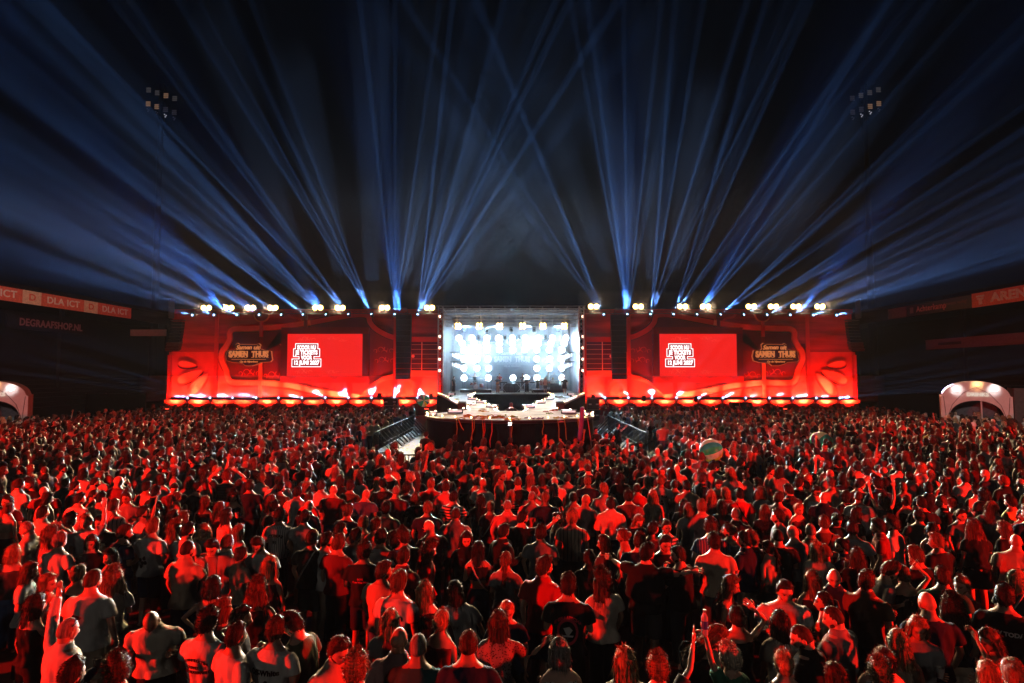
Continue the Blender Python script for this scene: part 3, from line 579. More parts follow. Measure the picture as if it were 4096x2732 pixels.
def deckpoly(P, name):
    a = sum(P[i][0]*P[(i+1) % len(P)][1]-P[(i+1) % len(P)][0]*P[i][1] for i in range(len(P)))
    if a < 0: P = P[::-1]
    q = MB(); q.slab(P, DZ-.12, DZ); q.build(name, deckm, t); q = MB(); n = len(P)
    q.slab(P, .0, DZ-.125); q.build(name.replace('deck', 'skirt'), M['blackcloth'], t)
deckpoly(Lrun, 'runway_deck'); deckpoly(Rrun, 'runway_deck'); deckpoly(plat, 'platform_deck')
# bulbs along the edges and the low lamp bars
def along(P, n):
    L = [0]
    for a, c in zip(P, P[1:]): L.append(L[-1]+math.dist(a, c))
    out = []
    for k in range(n):
        s = L[-1]*(k+.5)/n
        for i in range(len(P)-1):
            if L[i] <= s <= L[i+1]: f = (s-L[i])/(L[i+1]-L[i]+1e-9); out.append((P[i][0]+(P[i+1][0]-P[i][0])*f, P[i][1]+(P[i+1][1]-P[i][1])*f)); break
    return out
bulb_me = None
for P, n in ((frontc, 15), ([left[0], left[1]], 11), ([right[1], right[0]], 11), ([inner[2], inner[3], inner[4]], 15), ([inner[1], inner[0], inner[5]], 15), ([left[1], frontc[0]], 3), ([right[0], frontc[-1]], 3), ([(PX0-.4, 61), left[0]], 4), ([(PX1+.4, 61), right[1]], 4)):
    for x, y in along(P, n):
        if bulb_me is None:
            q = MB(); q.ball((0, 0, .12), .042, 8, 6); bulb_me = _mesh('edge_bulb', q.V, q.F, [E_fest])
        link('edge_bulb', bulb_me, t, (x, y, DZ))
for P in (frontc, [left[0], left[1]], [right[1], right[0]], [inner[2], inner[3], inner[4]], [inner[1], inner[0], inner[5]]): q = MB(); q.tube([(x, y, DZ-.055) for x, y in P], [.082]*len(P), 8); q.build('edge_trim', M['black'], t)
bars = [(1887, 1594, -.55), (1924, 1607, -.5), (1967, 1623, -.45), (2116, 1625, .45), (2162, 1608, .5), (2200, 1593, .55), (1733, 1654, .2), (1821, 1645, .1), (2275, 1646, -.1), (2346, 1655, -.2), (1786, 1583, -.5), (1805, 1576, -.5), (2300, 1583, .5), (2285, 1576, .5)]
for i, (u, v, rz) in enumerate(bars):
    p = atz(u, v, DZ+.12); wd_ = .8 if i not in (6, 9) else .4
    tl = thing('floor_light_bar', f'low pinkish white light bar on the {("left inner" if u < 2040 else "right inner") if i < 6 else ("front platform" if i < 10 else "rear runway")} edge, {ORD[i]} counting round', 'stage light', (p.x, p.y, DZ), (0, 0, rz), 'floor light bars on the thrust stage')
    q = MB(); q.box((0, .08, .11), (wd_, .16, .2)); q.build('housing', M['black'], tl); q = MB(); q.box((0, -.01, .12), (wd_-.12, .02, .09)); q.build('lens', E_bar, tl)
for i, (u, v) in enumerate(((1848, 1637), (2240, 1637))): p = atz(u, v, DZ); tl = thing('stage_monitor', f'dark wedge monitor beside the {"left" if i == 0 else "right"} rear corner of the round platform', 'loudspeaker', (p.x, p.y, DZ)); q = MB(); q.box((0, 0, .2), (.5, .4, .4), rx=.3); q.build('cabinet', M['black'], tl); q = MB(); q.box((0, -.22, .2), (.4, .02, .3), rx=.3); q.build('grille', M['darksteel'], tl)
# fallen streamers on the deck and floor, hanging streamers
cols = {'green': (.16, .30, .04), 'yellow': (.34, .31, .05), 'red': (.3, .04, .03), 'purple': (.12, .07, .28), 'white': (.4, .4, .37)}
CM = {k: mat('paper_'+k, c, .8) for k, c in cols.items()}
for k, spots_ in {'yellow': [(1920, 1674, 42), (1960, 1669, 30), (2060, 1679, 20), (2240, 1673, 22), (1850, 1664, 10), (1870, 1620, 14), (1930, 1645, 12)], 'green': [(1895, 1671, 14), (2000, 1668, 22), (2030, 1666, 16), (2255, 1588, 26), (2195, 1655, 8), (1910, 1612, 10), (2120, 1632, 10), (1815, 1600, 8)], 'purple': [(2140, 1674, 18), (1900, 1673, 10), (2270, 1665, 6)], 'red': [(2200, 1646, 10), (1885, 1623, 8)]}.items():
    q = MB()
    for u, v, n in spots_:
        for j in range(int(n*.45)):
            p = atz(u+R.gauss(0, n*.9), v+R.gauss(0, 2.0), DZ); a = R.uniform(0, 6.28); L = R.uniform(.1, .5); h = R.uniform(.01, .07)
            q.add(tube([(p.x, p.y, DZ+.005), (p.x+L*.5*math.cos(a), p.y+L*.5*math.sin(a), DZ+h), (p.x+L*math.cos(a+.6), p.y+L*math.sin(a+.6), DZ+.008)], [.02]*3, 4, flat=((0, 0, 1), .25)))
    tag(q.build('confetti', CM[k]), f'loose {k} paper streamers fallen on the white platform', 'confetti', None, 'stuff')
q = MB()
for j in range(900):
    s = R.choice((-1, 1)); x = s*R.uniform(4.5, 7.3); y = R.uniform(27, 46); a = R.uniform(0, 6); q.box((x, y, .012+R.uniform(0, .02)), (R.uniform(.04, .2), .05, .008), rz=a)
tag(q.build('confetti', CM['yellow']), 'paper scraps strewn on the floor between barriers and platform', 'confetti', None, 'stuff')
for i, (u, c, v1, u1) in enumerate(((1827, 'green', 1770, 1829), (1835, 'yellow', 1760, 1873), (1890, 'yellow', 1790, 1886), (1898, 'green', 1760, 1890), (1931, 'yellow', 1800, 1932), (1939, 'red', 1780, 1936), (1968, 'red', 1790, 1962), (2045, 'green', 1755, 2047), (2171, 'green', 1740, 2170), (2230, 'green', 1770, 2236), (2256, 'green', 1760, 2264), (2308, 'green', 1780, 2318), (2313, 'yellow', 1790, 2322), (2348, 'white', 1790, 2362))):
    # hang just in front of the round skirt
    rx = (fx1-fx0)/2; x = (u-CX)/FPX*26; xx = max(-.98, min(.98, (x-(fx0+fx1)/2)/rx)); y = cyf-(cyf-dz(2042, 1683)[1])*math.sqrt(1-xx*xx)-.06
    z1 = DZ+.01; x1 = (u1-CX)/FPX*y; z2 = max(.05, at(CX, v1, y).z); q = MB(); x = (u-CX)/FPX*y
    q.add(tube([(x, y+.25, z1+.01), (x, y, z1), (x+(x1-x)*.3+.03, y-.03, z1-(z1-z2)*.4), (x1-.02, y-.02, z1-(z1-z2)*.75), (x1, y-.03, z2)], [.018]*5, 4, flat=((1, 0, 0), .12)))
    tag(q.build('paper_streamer', CM[c]), f'{c} paper streamer hanging down the platform front, {ORD[i]} from the left', 'streamer', 'streamers hanging from the platform')
# ---------------------------------------------------------------- barriers
_bar = {}
def barrier(x, y, rz, label, group, kind='stage'):
    t = thing('crowd_barrier', label, 'barrier', (x, y, 0), (0, 0, rz), group)
    if kind not in _bar:
        f = MB(); a = MB()
        if kind == 'stage':
            f.bar((-.5, 0, 1.15), (.5, 0, 1.15), .03); f.bar((-.5, 0, .05), (.5, 0, .05), .03)
            for k in range(6): f.bar((-.5+k*.2, 0, .05), (-.5+k*.2, 0, 1.15), .018, 5)
            a.bar((-.45, 0, 1.1), (-.45, 1.0, .05), .02); a.bar((.45, 0, 1.1), (.45, 1.0, .05), .02); a.box((0, .55, .04), (1.0, 1.1, .03)); a.bar((-.45, .5, .55), (.45, .5, .55), .015)
        else:
            f.bar((-1.1, 0, 1.1), (1.1, 0, 1.1), .025); f.bar((-1.1, 0, .2), (1.1, 0, .2), .02); f.bar((-1.1, 0, 0), (-1.1, 0, 1.1), .025); f.bar((1.1, 0, 0), (1.1, 0, 1.1), .025)
            for k in range(16): f.bar((-1.0+k*.133, 0, .2), (-1.0+k*.133, 0, 1.1), .009, 4)
            a.bar((-.8, -.25, .02), (-.8, .25, .02), .02); a.bar((.8, -.25, .02), (.8, .25, .02), .02)
        _bar[kind] = (_mesh('panel', f.V, f.F, [M['barrier']], smooth=False), _mesh('feet', a.V, a.F, [M['barrier']], smooth=False))
    link('panel', _bar[kind][0], t); link('support', _bar[kind][1], t); return t
for i in range(13): barrier(-7.65, 34+i*1.03, rad(-90), f'aluminium stage barrier panel left of the thrust stage, {ORD[i]} from the front of its row', 'barriers left of the thrust stage')
for i in range(13): barrier(7.45, 34+i*1.03, rad(90), f'aluminium stage barrier panel right of the thrust stage, {ORD[i]} from the front of its row', 'barriers right of the thrust stage')
for i in range(12): barrier(-5.9+i*1.03, 24.3, 0, f'stage barrier panel before the round platform front, {ORD[i]} from the left', 'barriers in front of the platform')
for i, (u, v, rz, lb) in enumerate(((3520, 1750, .5, 'yellowish crowd fence amid the crowd left of the right drinks tent'), (3420, 1752, 1.2, 'slanted crowd fence beside the empty patch on the right'), (3290, 1850, -.8, 'crowd fence standing at an angle in the right half of the crowd'), (880, 1870, .1, 'low crowd fence in the left half of the crowd'))):
    p = atz(u, v, 1.1); barrier(p.x, p.y, rz, lb, None, 'fence')
for s, side in ((-1, 'left'), (1, 'right')):
    for k in range(3): p = atz(620-k*35 if s < 0 else 3470+k*35, 1650+k*2, 1.1); barrier(p.x, p.y, .15*s, f'red-lit crowd fence beyond the {side} end of the wings, {ORD[k]} outward', None, 'fence')
# ---------------------------------------------------------------- stadium stands, boards, masts, tents
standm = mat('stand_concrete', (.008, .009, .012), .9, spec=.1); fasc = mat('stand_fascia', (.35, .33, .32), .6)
A_red = mat('board_red', (.68, .16, .12), .5); A_cream = mat('board_cream', (.75, .62, .48), .5); A_dark = mat('board_dark', (.03, .025, .035), .5); A_let = mat('board_lettering', (.8, .75, .7), .5); A_dim = mat('board_dim', (.15, .10, .10), .6); A_pink = mat('dim_lettering', (.20, .10, .11), .6)
def side_text(s, size, x, y, z, side, m, name, parent, bold=.01, xs=1, ext=.01, sheet=.25):
    V, F = text_mesh(s, size, bold, 0, ext, 1.05, xs)
    sg = 1 if side == 'left' else -1    # read from the middle of the pitch
    P = np.stack([V[:, 2]*sg+x, V[:, 0]*sg+y, V[:, 1]+z], 1)
    return link(name, _mesh(name, P, F, [m], smooth=False), parent)
for s, side in ((-1, 'left'), (1, 'right')):
    X = s*41.0; t = thing('stadium_stand', f'dark stadium stand with a sloping roof along the {side} side of the pitch', 'stand', (0, 0, 0))
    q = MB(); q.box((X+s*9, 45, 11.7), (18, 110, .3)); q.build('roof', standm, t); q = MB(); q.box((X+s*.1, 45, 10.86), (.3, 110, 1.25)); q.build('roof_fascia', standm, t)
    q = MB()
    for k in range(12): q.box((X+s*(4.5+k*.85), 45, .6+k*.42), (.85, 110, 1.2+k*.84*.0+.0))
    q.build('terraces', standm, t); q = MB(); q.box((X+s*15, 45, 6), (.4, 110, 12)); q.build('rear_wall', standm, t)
    for k in range(5): q = MB(); q.box((X+s*8, 5+k*20, 5.7), (.35, .35, 11.5)); q.build('column', standm, t)
    # boards on the roof edge
    y = 30.0; n = 0
    if side == 'left': seq = [('DLA ICT', 9.2, 'r'), ('D', 3.6, 'c')]*5
    else: seq = None
    if side == 'left':
        y = 44.6
        for wname, wd_, c in [('DLA ICT', 5.2, 'r'), ('D', 2.0, 'c'), ('DLA ICT', 5.2, 'r'), ('D', 1.9, 'c'), ('DLA ICT', 5.2, 'r')]:
            tb = thing('advert_board', f'{"cream board with a red D" if c == "c" else "red board with pale lettering"} on the left roof edge, {ORD[n]} from near end', 'advertising board', (X+.12, y+wd_/2, 10.86), None, 'boards on the left roof edge'); q = MB(); q.box((0, 0, 0), (.10, wd_-.04, 1.12)); q.build('panel', A_red if c == 'r' else A_cream, tb)
            side_text(wname, .82 if c == 'r' else .8, .06, 0, 0, side, A_let if c == 'r' else A_red, 'lettering', tb, .018, 1.25 if c == 'r' else 1.3); y += wd_; n += 1
    else:
        # right: dark board with a slogan, then the red board running out of frame
        yy0 = 2400*41/(3904-2048)*1.0; 
        tb = thing('advert_board', 'red board with big white letters on the roof edge of the right stand', 'advertising board', (X-.12, (yy0+30)/2, 10.86)); q = MB(); q.box((0, 0, 0), (.10, yy0-30, 1.25)); q.build('panel', A_red, tb)
        L = yy0-30; side_text('ARENA', 1.0, -.06, L/2-4.4, 0, side, A_let, 'lettering', tb, .05, 1.35); q = MB(); q.box((-.07, L/2-1.0, .3), (.03, .9, .16)); q.box((-.07, L/2-1.0, .08), (.03, .7, .16)); q.box((-.07, L/2-1.0, -.2), (.03, .35, .45)); q.build('emblem', A_let, tb)
        y2 = 2400*41/(3640-2048)
        tb = thing('advert_board', 'dark board with dim pink name and slogan on the right roof edge', 'advertising board', (X-.12, (yy0+y2)/2+.02, 10.86)); q = MB(); q.box((0, 0, 0), (.10, y2-yy0, 1.1)); q.build('panel', A_dark, tb)
        side_text('Achterkamp', .8, -.06, (y2-yy0)/2-3.6, 0, side, mat('pink_lettering', (.55, .2, .22), .6), 'lettering', tb, .01, 1.0); side_text('samen bewust veilig!', .42, -.06, -(y2-yy0)/2+2.7, .1, side, A_pink, 'lettering', tb, .0, 1.2)
        q = MB(); q.box((-.06, (y2-yy0)/2-.8, 0), (.03, .5, .6)); q.build('emblem', A_pink, tb)
        tb = thing('advert_board', 'blank dim grey board at the far end of the right roof edge', 'advertising board', (X-.12, y2+1.6, 10.86)); q = MB(); q.box((0, 0, 0), (.10, 3.0, 1.05)); q.build('panel', A_dim, tb); q = MB(); q.box((0, 0, -.56), (.12, 3.0, .06)); q.build('frame', A_dark, tb)
tb = thing('wall_lettering', 'dim letters DEGRAAFSHOP.NL on the rear of the left stand', 'sign', (-46.5, 60.6, 9.3)); side_text('DEGRAAFSHOP.NL', .95, 0, 0, 0, 'left', A_pink, 'lettering', tb, .03, 1.0)
q = MB(); q.box((-.12, 0, 0), (.1, 11, 1.3)); q.build('panel', standm, tb)
for u0, u1, v0, v1, Y, lb in ((522, 665, 1318, 1344, 70, 'faint blank board beyond the left stand beside the red wing'),):
    a, c = at(u0, v1, Y), at(u1, v0, Y); tb = thing('advert_board', lb, 'advertising board', ((a.x+c.x)/2, Y, (a.z+c.z)/2)); q = MB(); q.box((0, 0, 0), (c.x-a.x, .15, c.z-a.z)); q.build('panel', A_dim, tb); q = MB(); q.box((0, -.09, c.z/2-a.z/2), (c.x-a.x, .05, .06)); q.build('frame', A_dark, tb)
tb = thing('advert_board', 'dim board with unreadable dark name below the right roof edge', 'advertising board', (47.5, 62, 7.7)); q = MB(); q.box((0, 0, 0), (.1, 13.5, 1.1)); q.build('panel', A_dim, tb); q = MB(); q.box((-.06, 3, 0), (.02, 3.4, .3)); q.build('name_strip', A_dark, tb)
tb = thing('advert_board', 'dim board at the right picture edge below the red board', 'advertising board', (47.5, 48.5, 7.9)); q = MB(); q.box((0, 0, 0), (.1, 12, .9)); q.build('panel', A_dim, tb); q = MB(); q.box((-.06, 0, 0), (.02, 9, .35)); q.build('name_strip', A_pink, tb)
# back fence behind the crowd at both ends
for s, side in ((-1, 'left'), (1, 'right')):
    t = thing('site_fence', f'dark mesh-covered fence running from the {side} wing out to the stand', 'fence', (s*39.5, 60, 0)); q = MB(); q.box((0, 0, 1.2), (6, .06, 2.4)); q.build('cover', M['blackcloth'], t)
    for k in range(4): q = MB(); q.bar((-3+k*2, .05, 0), (-3+k*2, .05, 2.5), .03); q.build('post', M['darksteel'], t)
# floodlight masts
FL = [emit('flood_cool', (.42, .38, .40), .07), emit('flood_warm', (1, .55, .32), .13), emit('flood_white', (.85, .85, 1), .3), emit('flood_dim', (.22, .2, .28), .06)]
for s, side, u, lv in ((-1, 'left', 645, (0, 0, 1, 0, 1, 1, 3, 3, 3, 3, 2, 3)), (1, 'right', 3460, (3, 0, 0, 0, 3, 3, 1, 1, 3, 2, 2, 3))):
    Y = 85; p = at(u, 430, Y); t = thing('floodlight_mast', f'tall {side} stadium floodlight mast with a dim lamp rack', 'floodlight mast', (p.x, Y, 0)); q = MB(); q.tube([(0, 0, 0), (0, 0, p.z-2)], [.6, .3], 12); q.build('pole', standm, t)
    q = MB(); q.truss((0, .2, p.z-4), (0, .2, p.z+3.5), .6, .8, .05, .03)
    fr = q.build('rack', standm, t)
    for r_ in range(3):
        for k in range(4):
            x = -1.85+k*1.27; z = p.z+2.2-r_*2.05+s*(x*.33); e = at(u, 430, Y); q = MB()
            if r_ == 2: z += .9; q.box((x-.12, -.1, z+.15), (.13, .1, .13)); q.box((x+.12, -.1, z), (.13, .1, .13)); q.box((x, -.1, z-.2), (.13, .1, .13))
            else:
                for j in range(3): q.box((x, -.1, z-j*.26), (.62, .12, .16))
            q.build('floodlight', FL[lv[r_*4+k]], t)
# drinks tents
tentm, nt, b = newmat('tent_cloth'); rgb = N(nt, 'ShaderNodeRGB'); rgb.outputs[0].default_value = (.68, .56, .50, 1); noise_mul(nt, rgb.outputs[0], 1.5, .85, 1.1, b.inputs['Base Color']); b.inputs['Roughness'].default_value = .6; b.inputs['Transmission Weight'].default_value = .0
roofm, nt, b = newmat('tent_roof_cloth'); rgb = N(nt, 'ShaderNodeRGB'); rgb.outputs[0].default_value = (.62, .40, .33, 1); wv = N(nt, 'ShaderNodeTexWave'); wv.inputs['Scale'].default_value = .8; wv.inputs['Distortion'].default_value = 9; tc = N(nt, 'ShaderNodeTexCoord'); nt.links.new(tc.outputs['Object'], wv.inputs['Vector'])
mr = N(nt, 'ShaderNodeMapRange'); mr.inputs[3].default_value = .75; mr.inputs[4].default_value = 1.05; nt.links.new(wv.outputs[1], mr.inputs[0]); sc_ = N(nt, 'ShaderNodeVectorMath', operation='SCALE'); nt.links.new(rgb.outputs[0], sc_.inputs[0]); nt.links.new(mr.outputs[0], sc_.inputs[3]); nt.links.new(sc_.outputs[0], b.inputs['Base Color'])
def tent(cx, Y, side):
    ang = rad(34 if side == 'left' else -34)
    t = thing('drinks_tent', f'pale arched drinks tent at the {side} edge of the crowd', 'tent', (cx, Y, 0), (0, 0, ang))
    wd, sh, top = 1.92, 2.95, 3.95
    n = 20; O = [(-wd, 0), (-wd, sh)]+[(-wd*.93*math.cos(math.pi*k/n), sh-.05+(top-sh)*math.sin(math.pi*k/n)) for k in range(n+1)]+[(wd, sh), (wd, 0)]
    I = [(wd-.42, 0)]+[((wd-.42)*math.cos(math.pi*k/n), 1.25+1.35*math.sin(math.pi*k/n)**.8) for k in range(n+1)]+[(-wd+.42, 0)]
    q = MB(); m = len(O); k0 = len(I)
    # the front arch as a band of quads between outer and inner outline
    def res(P, N_):
        L = [0]
        for a, c in zip(P, P[1:]): L.append(L[-1]+math.dist(a, c))
        out = []
        for j in range(N_):
            s_ = L[-1]*j/(N_-1); i = max(i for i in range(len(L)-1) if L[i] <= s_+1e-9) if j < N_-1 else len(P)-2; f = (s_-L[i])/(L[i+1]-L[i]+1e-9); out.append((P[i][0]+(P[i+1][0]-P[i][0])*min(f, 1), P[i][1]+(P[i+1][1]-P[i][1])*min(f, 1)))
        return out
    A = res(O, 60); Bq = res(I[::-1], 60); V = []; F = []
    for j in range(60):
        for (x, z), y in ((A[j], 0), (Bq[j], 0), (Bq[j], .25), (A[j], .25)): V.append((x, y, z))
    for j in range(59):
        for e in range(4): F.append((j*4+e, j*4+(e+1) % 4, (j+1)*4+(e+1) % 4, (j+1)*4+e))
    q.add((V, F)); q.build('front_arch', tentm, t)
    q = MB(); V = []; F = []
    for j in range(60):
        for yy in (.25, 3.6): V.append((A[j][0], yy, A[j][1]))
        for yy in (3.6, .25): V.append((A[j][0]*.98, yy, A[j][1]-.05))
    for j in range(59):
        for e in range(4): F.append((j*4+e, j*4+(e+1) % 4, (j+1)*4+(e+1) % 4, (j+1)*4+e))
    q.add((V, F)); q.build('roof', roofm, t, smooth=True)
    q = MB(); q.poly(I[::-1], 3.3, 3.4); q.build('rear_wall', mat('tent_back', (.12, .10, .12), .8), t)
    q = MB()
    for sg in (-1, 1): q.add(tube([(sg*(wd-.15), -.03, sh-.1), (sg*(wd-.25), -.03, 1.6), (sg*(wd-.22), -.03, .8)], [.02]*3, 5)); q.add(tube([(sg*1.65, -.03, 1.2), (sg*1.3, -.03, 2.3), (sg*.7, -.03, 3.1), (0, -.03, 3.5)], [.02]*4, 5))
    q.build('seam', mat('tent_seam', (.25, .14, .12), .7), t)
    q = MB(); q.bar((.3, .3, 0), (.3, .3, 2.6), .05); q.build('pole', tentm, t)
    q = MB(); q.box((0, .9, .55), (3.5, .6, 1.1)); ct = q.build('counter', A_cream, t); q = MB(); q.box((0, .85, 1.13), (3.6, .8, .05)); q.build('counter_top', M['white'], ct)
    wall_text('sign_lettering', 'DRINKS', .34, emit('drinks_letters', (1, .85, .7), .75), t, (.1, -.05, 3.0), bold=.012)
    for x, z, c in ((-1.05, 3.28, 0), (1.0, 3.3, 0), (.1, 3.62, 1)):
        q = MB(); q.ball((x, -.12, z), (.13, .08, .06), 10, 6); q.build('canopy_lamp', emit('tent_lamp_warm', (1, .62, .22), 3) if c else emit('tent_lamp_cool', (.8, .92, 1), 5), t)
        a = ang; W2 = lambda lx, ly, lz: (cx+lx*math.cos(a)-ly*math.sin(a), Y+lx*math.sin(a)+ly*math.cos(a), lz)
        spot(W2(x, -.55, z+.22), W2(x*.95, .3, z-.02), 34 if not c else 40, (1, .62, .25) if c else (.85, .95, 1), 85, .9, .05)
    q = MB()
    for k in range(14): x = .6+k*.08; q.lathe([(.03, 0), (.035, .02), (.035, .17), (.014, .22), (.014, .27), (0, .27)], (x, .8+.2*(k % 2), 1.16), 8)
    tb = q.build('bottle_row', mat('bottles', (.15, .3, .35), .1), t); tb.name = 'bottles_on_bar'; tb['kind'] = 'stuff'
    spot(W2(.2, 1.6, 2.4), W2(.2, 1.2, 0), 26, (1, .8, .7), 140, .5, .2)
    return t
tent(31.2, 40.5, 'right'); tent(-35.0, 40.5, 'left')
pf = atz(0, 1700, 1.25)
for k in range(6):
    x = -33.6+k*1.22; t = thing('plywood_fence', f'brown plywood fence panel below the left drinks tent, {ORD[k]} from the outer end', 'fence', (x, 37.6, 0), None, 'plywood panels by the left tent'); q = MB(); q.box((0, 0, .65), (1.2, .04, 1.3)); q.build('sheet', M['wood'], t); q = MB(); q.box((-.56, .05, .66), (.06, .06, 1.32)); q.build('post', M['wood'], t)
t = thing('side_cabin', 'dark reddish cabin wall right of the right drinks tent', 'cabin', (37.6, 41.5, 0), (0, 0, rad(-34))); q = MB(); q.box((0, 2, 1.7), (4.6, 4, 3.4)); q.build('wall', mat('cabin_wall', (.20, .08, .07), .7), t); q = MB(); q.box((0, 2, 3.45), (4.9, 4.3, .12), rx=0); q.build('roof', standm, t)
# beach balls and stick balloon
def beach_ball(loc, r, rot, label):
    me = bpy.data.meshes.new('beach_ball'); nu, nv = 24, 16; v, f = ball((0, 0, 0), r, nu, nv); me = _mesh('beach_ball', v, f, [CMb[i] for i in range(6)], [[0, 1, 2, 0, 1, 3, 0, 2, 1, 0, 4, 2][(k % nu)//2 % 12] for k in range(len(f))])
    o = link('beach_ball', me, None, loc, rot); return tag(o, label, 'beach ball')
CMb = [mat('ball_'+n, c, .25) for n, c in (('white', (.78, .78, .74)), ('green', (.05, .45, .22)), ('teal', (.05, .38, .42)), ('purple', (.30, .06, .30)), ('yellow', (.72, .68, .08)), ('pink', (.55, .12, .2)))]
for m_ in CMb:
    nt = m_.node_tree; pb = nt.nodes['Principled BSDF']; tr = N(nt, 'ShaderNodeBsdfTranslucent'); mx = N(nt, 'ShaderNodeMixShader'); mx.inputs[0].default_value = .75; nt.links.new(pb.inputs['Base Color'].links[0].from_socket, tr.inputs[0]); nt.links.new(pb.outputs[0], mx.inputs[1]); nt.links.new(tr.outputs[0], mx.inputs[2]); nt.links.new(mx.outputs[0], nt.nodes['Material Output'].inputs[0])
p = at(1694, 1602, 41); beach_ball(p, .43, (1.5, .3, .2), 'striped beach ball in the air left of the round platform')
p = at(2844, 1802, 21); beach_ball(p, .40, (.5, 1.2, .3), 'green white and yellow striped beach ball on the crowd right of centre')
p = at(3283, 1772, 26); beach_ball(p, .48, (.3, 1.3, .8), 'striped beach ball half hidden among people towards the right tent')
# red floods on the stands and behind the viewer, then added fill lamps and spots
for s_, side in ((-1, 'left'), (1, 'right')):
    t = thing('stand_floodlight', f'red floodlight mounted on the front of the {side} stand', 'floodlight', (s_*40, 20, 6.5)); q = MB(); q.box((0, 0, 0), (.3, .6, .5)); q.build('housing', M['black'], t); q = MB(); q.box((-s_*.2, .1, -.1), (.04, .5, .4)); q.build('lens', E_red, t)
    spot((s_*39.5, 20.3, 6.3), (s_*14, 34, 1.0), 22000, (1, .010, .004), 62, .8, .15)
for x, y, z, e, tx in ((-21, 2.5, 4.0, 40000, -2), (21.5, 2.5, 3.9, 42000, 2)):
    t = thing('red_follow_flood', f'red floodlight on a stand behind the viewer on the {"left" if x < 0 else "right"}', 'floodlight', (x, y, 0)); q = MB(); q.bar((0, 0, 0), (0, 0, z-.3), .05); q.build('stand', M['darksteel'], t); q = MB(); q.box((0, -.2, z), (.6, .25, .5)); q.build('housing', M['black'], t)
    q = MB(); q.box((0, .6, z+.18), (4.0, 2.0, .02)); q.build('added_cutoff_plate', M['black'], t)  # wide unseen plate added to keep the red light off the upper haze
    spot((x, y, z), (tx, 13, 1.1), e, (1, .010, .004), 84, .6, .10)
for x in (-9, 9):
    t = thing('added_fill_lamp', f'added fill lamp on a mast behind the viewer on the {"left" if x < 0 else "right"}', 'lamp', (x, -9, 0)); q = MB(); q.bar((0, 0, 0), (0, 0, 9), .06); q.build('mast', M['darksteel'], t); q = MB(); q.box((0, .1, 9.1), (.5, .4, .2)); q.box((0, .9, 9.25), (2.4, 2.2, .03)); q.build('housing', M['black'], t)
    spot((x, -8.7, 8.95), (x*.4, 14, 0), 230, (1, .86, .72), 88, .8, .4)  # dim fill lamps on masts, added behind the viewer to lift the dark backs

spot((-14, 14, 8), (-33.5, 40, 2.6), 7000, (1, .84, .78), 15, .9, .2); spot((12, 14, 8), (31, 40, 2.6), 9000, (1, .84, .78), 15, .9, .2); spot((-20, 12, 7), (-41, 50, 10.9), 30000, (1, .55, .42), 26, .9, .2); spot((20, 12, 7), (41, 46, 10.9), 7000, (1, .3, .22), 30, .9, .2)  # spots added to brighten the tents and roof boards; no fixtures stand there
# ---------------------------------------------------------------- people
def remesh(parts, vox, sm=3):
    V, F = cat_(parts); me = bpy.data.meshes.new('tmp'); me.from_pydata([tuple(v) for v in V], [], F)
    o = bpy.data.objects.new('tmp', me); COL.objects.link(o)
    r = o.modifiers.new('r', 'REMESH'); r.mode = 'VOXEL'; r.voxel_size = vox
    s = o.modifiers.new('s', 'SMOOTH'); s.factor = .5; s.iterations = sm
    dg = bpy.context.evaluated_depsgraph_get(); m2 = bpy.data.meshes.new_from_object(o.evaluated_get(dg))
    n = len(m2.vertices); a = np.empty(n*3); m2.vertices.foreach_get('co', a); A = a.reshape(-1, 3)
    Fs = [tuple(p.vertices) for p in m2.polygons]
    bpy.data.objects.remove(o); bpy.data.meshes.remove(me); bpy.data.meshes.remove(m2)
    return A, Fs
TORSO = [(.82, .160, .120), (.92, .165, .122), (1.02, .150, .112), (1.15, .155, .115), (1.28, .188, .126), (1.37, .200, .116), (1.425, .180, .100), (1.46, .132, .088), (1.49, .086, .074), (1.53, .068, .067), (1.60, .060, .062)]
def torso(sex, fat, grow=0, z0=.82, z1=1.6, flare=0):
    out = []
    for z, rx, ry in TORSO:
        if z < z0 or z > z1: continue
        k = 1.0
        if z < 1.45:
            if sex == 'w': k = {True: .86, False: 1.0}[z > 1.1] if z > 1.1 or z < .95 else .84
            k *= 1+fat*(1.0 if z < 1.25 else .5)
        out.append([z, rx*k+grow, ry*k*(1+fat*.4 if z < 1.25 else 1)+grow+(.012 if sex == 'w' and 1.25 < z < 1.4 else 0), .012 if z > 1.48 else 0])
    if flare:
        out[0][1] += flare; out[0][2] += flare
    return out
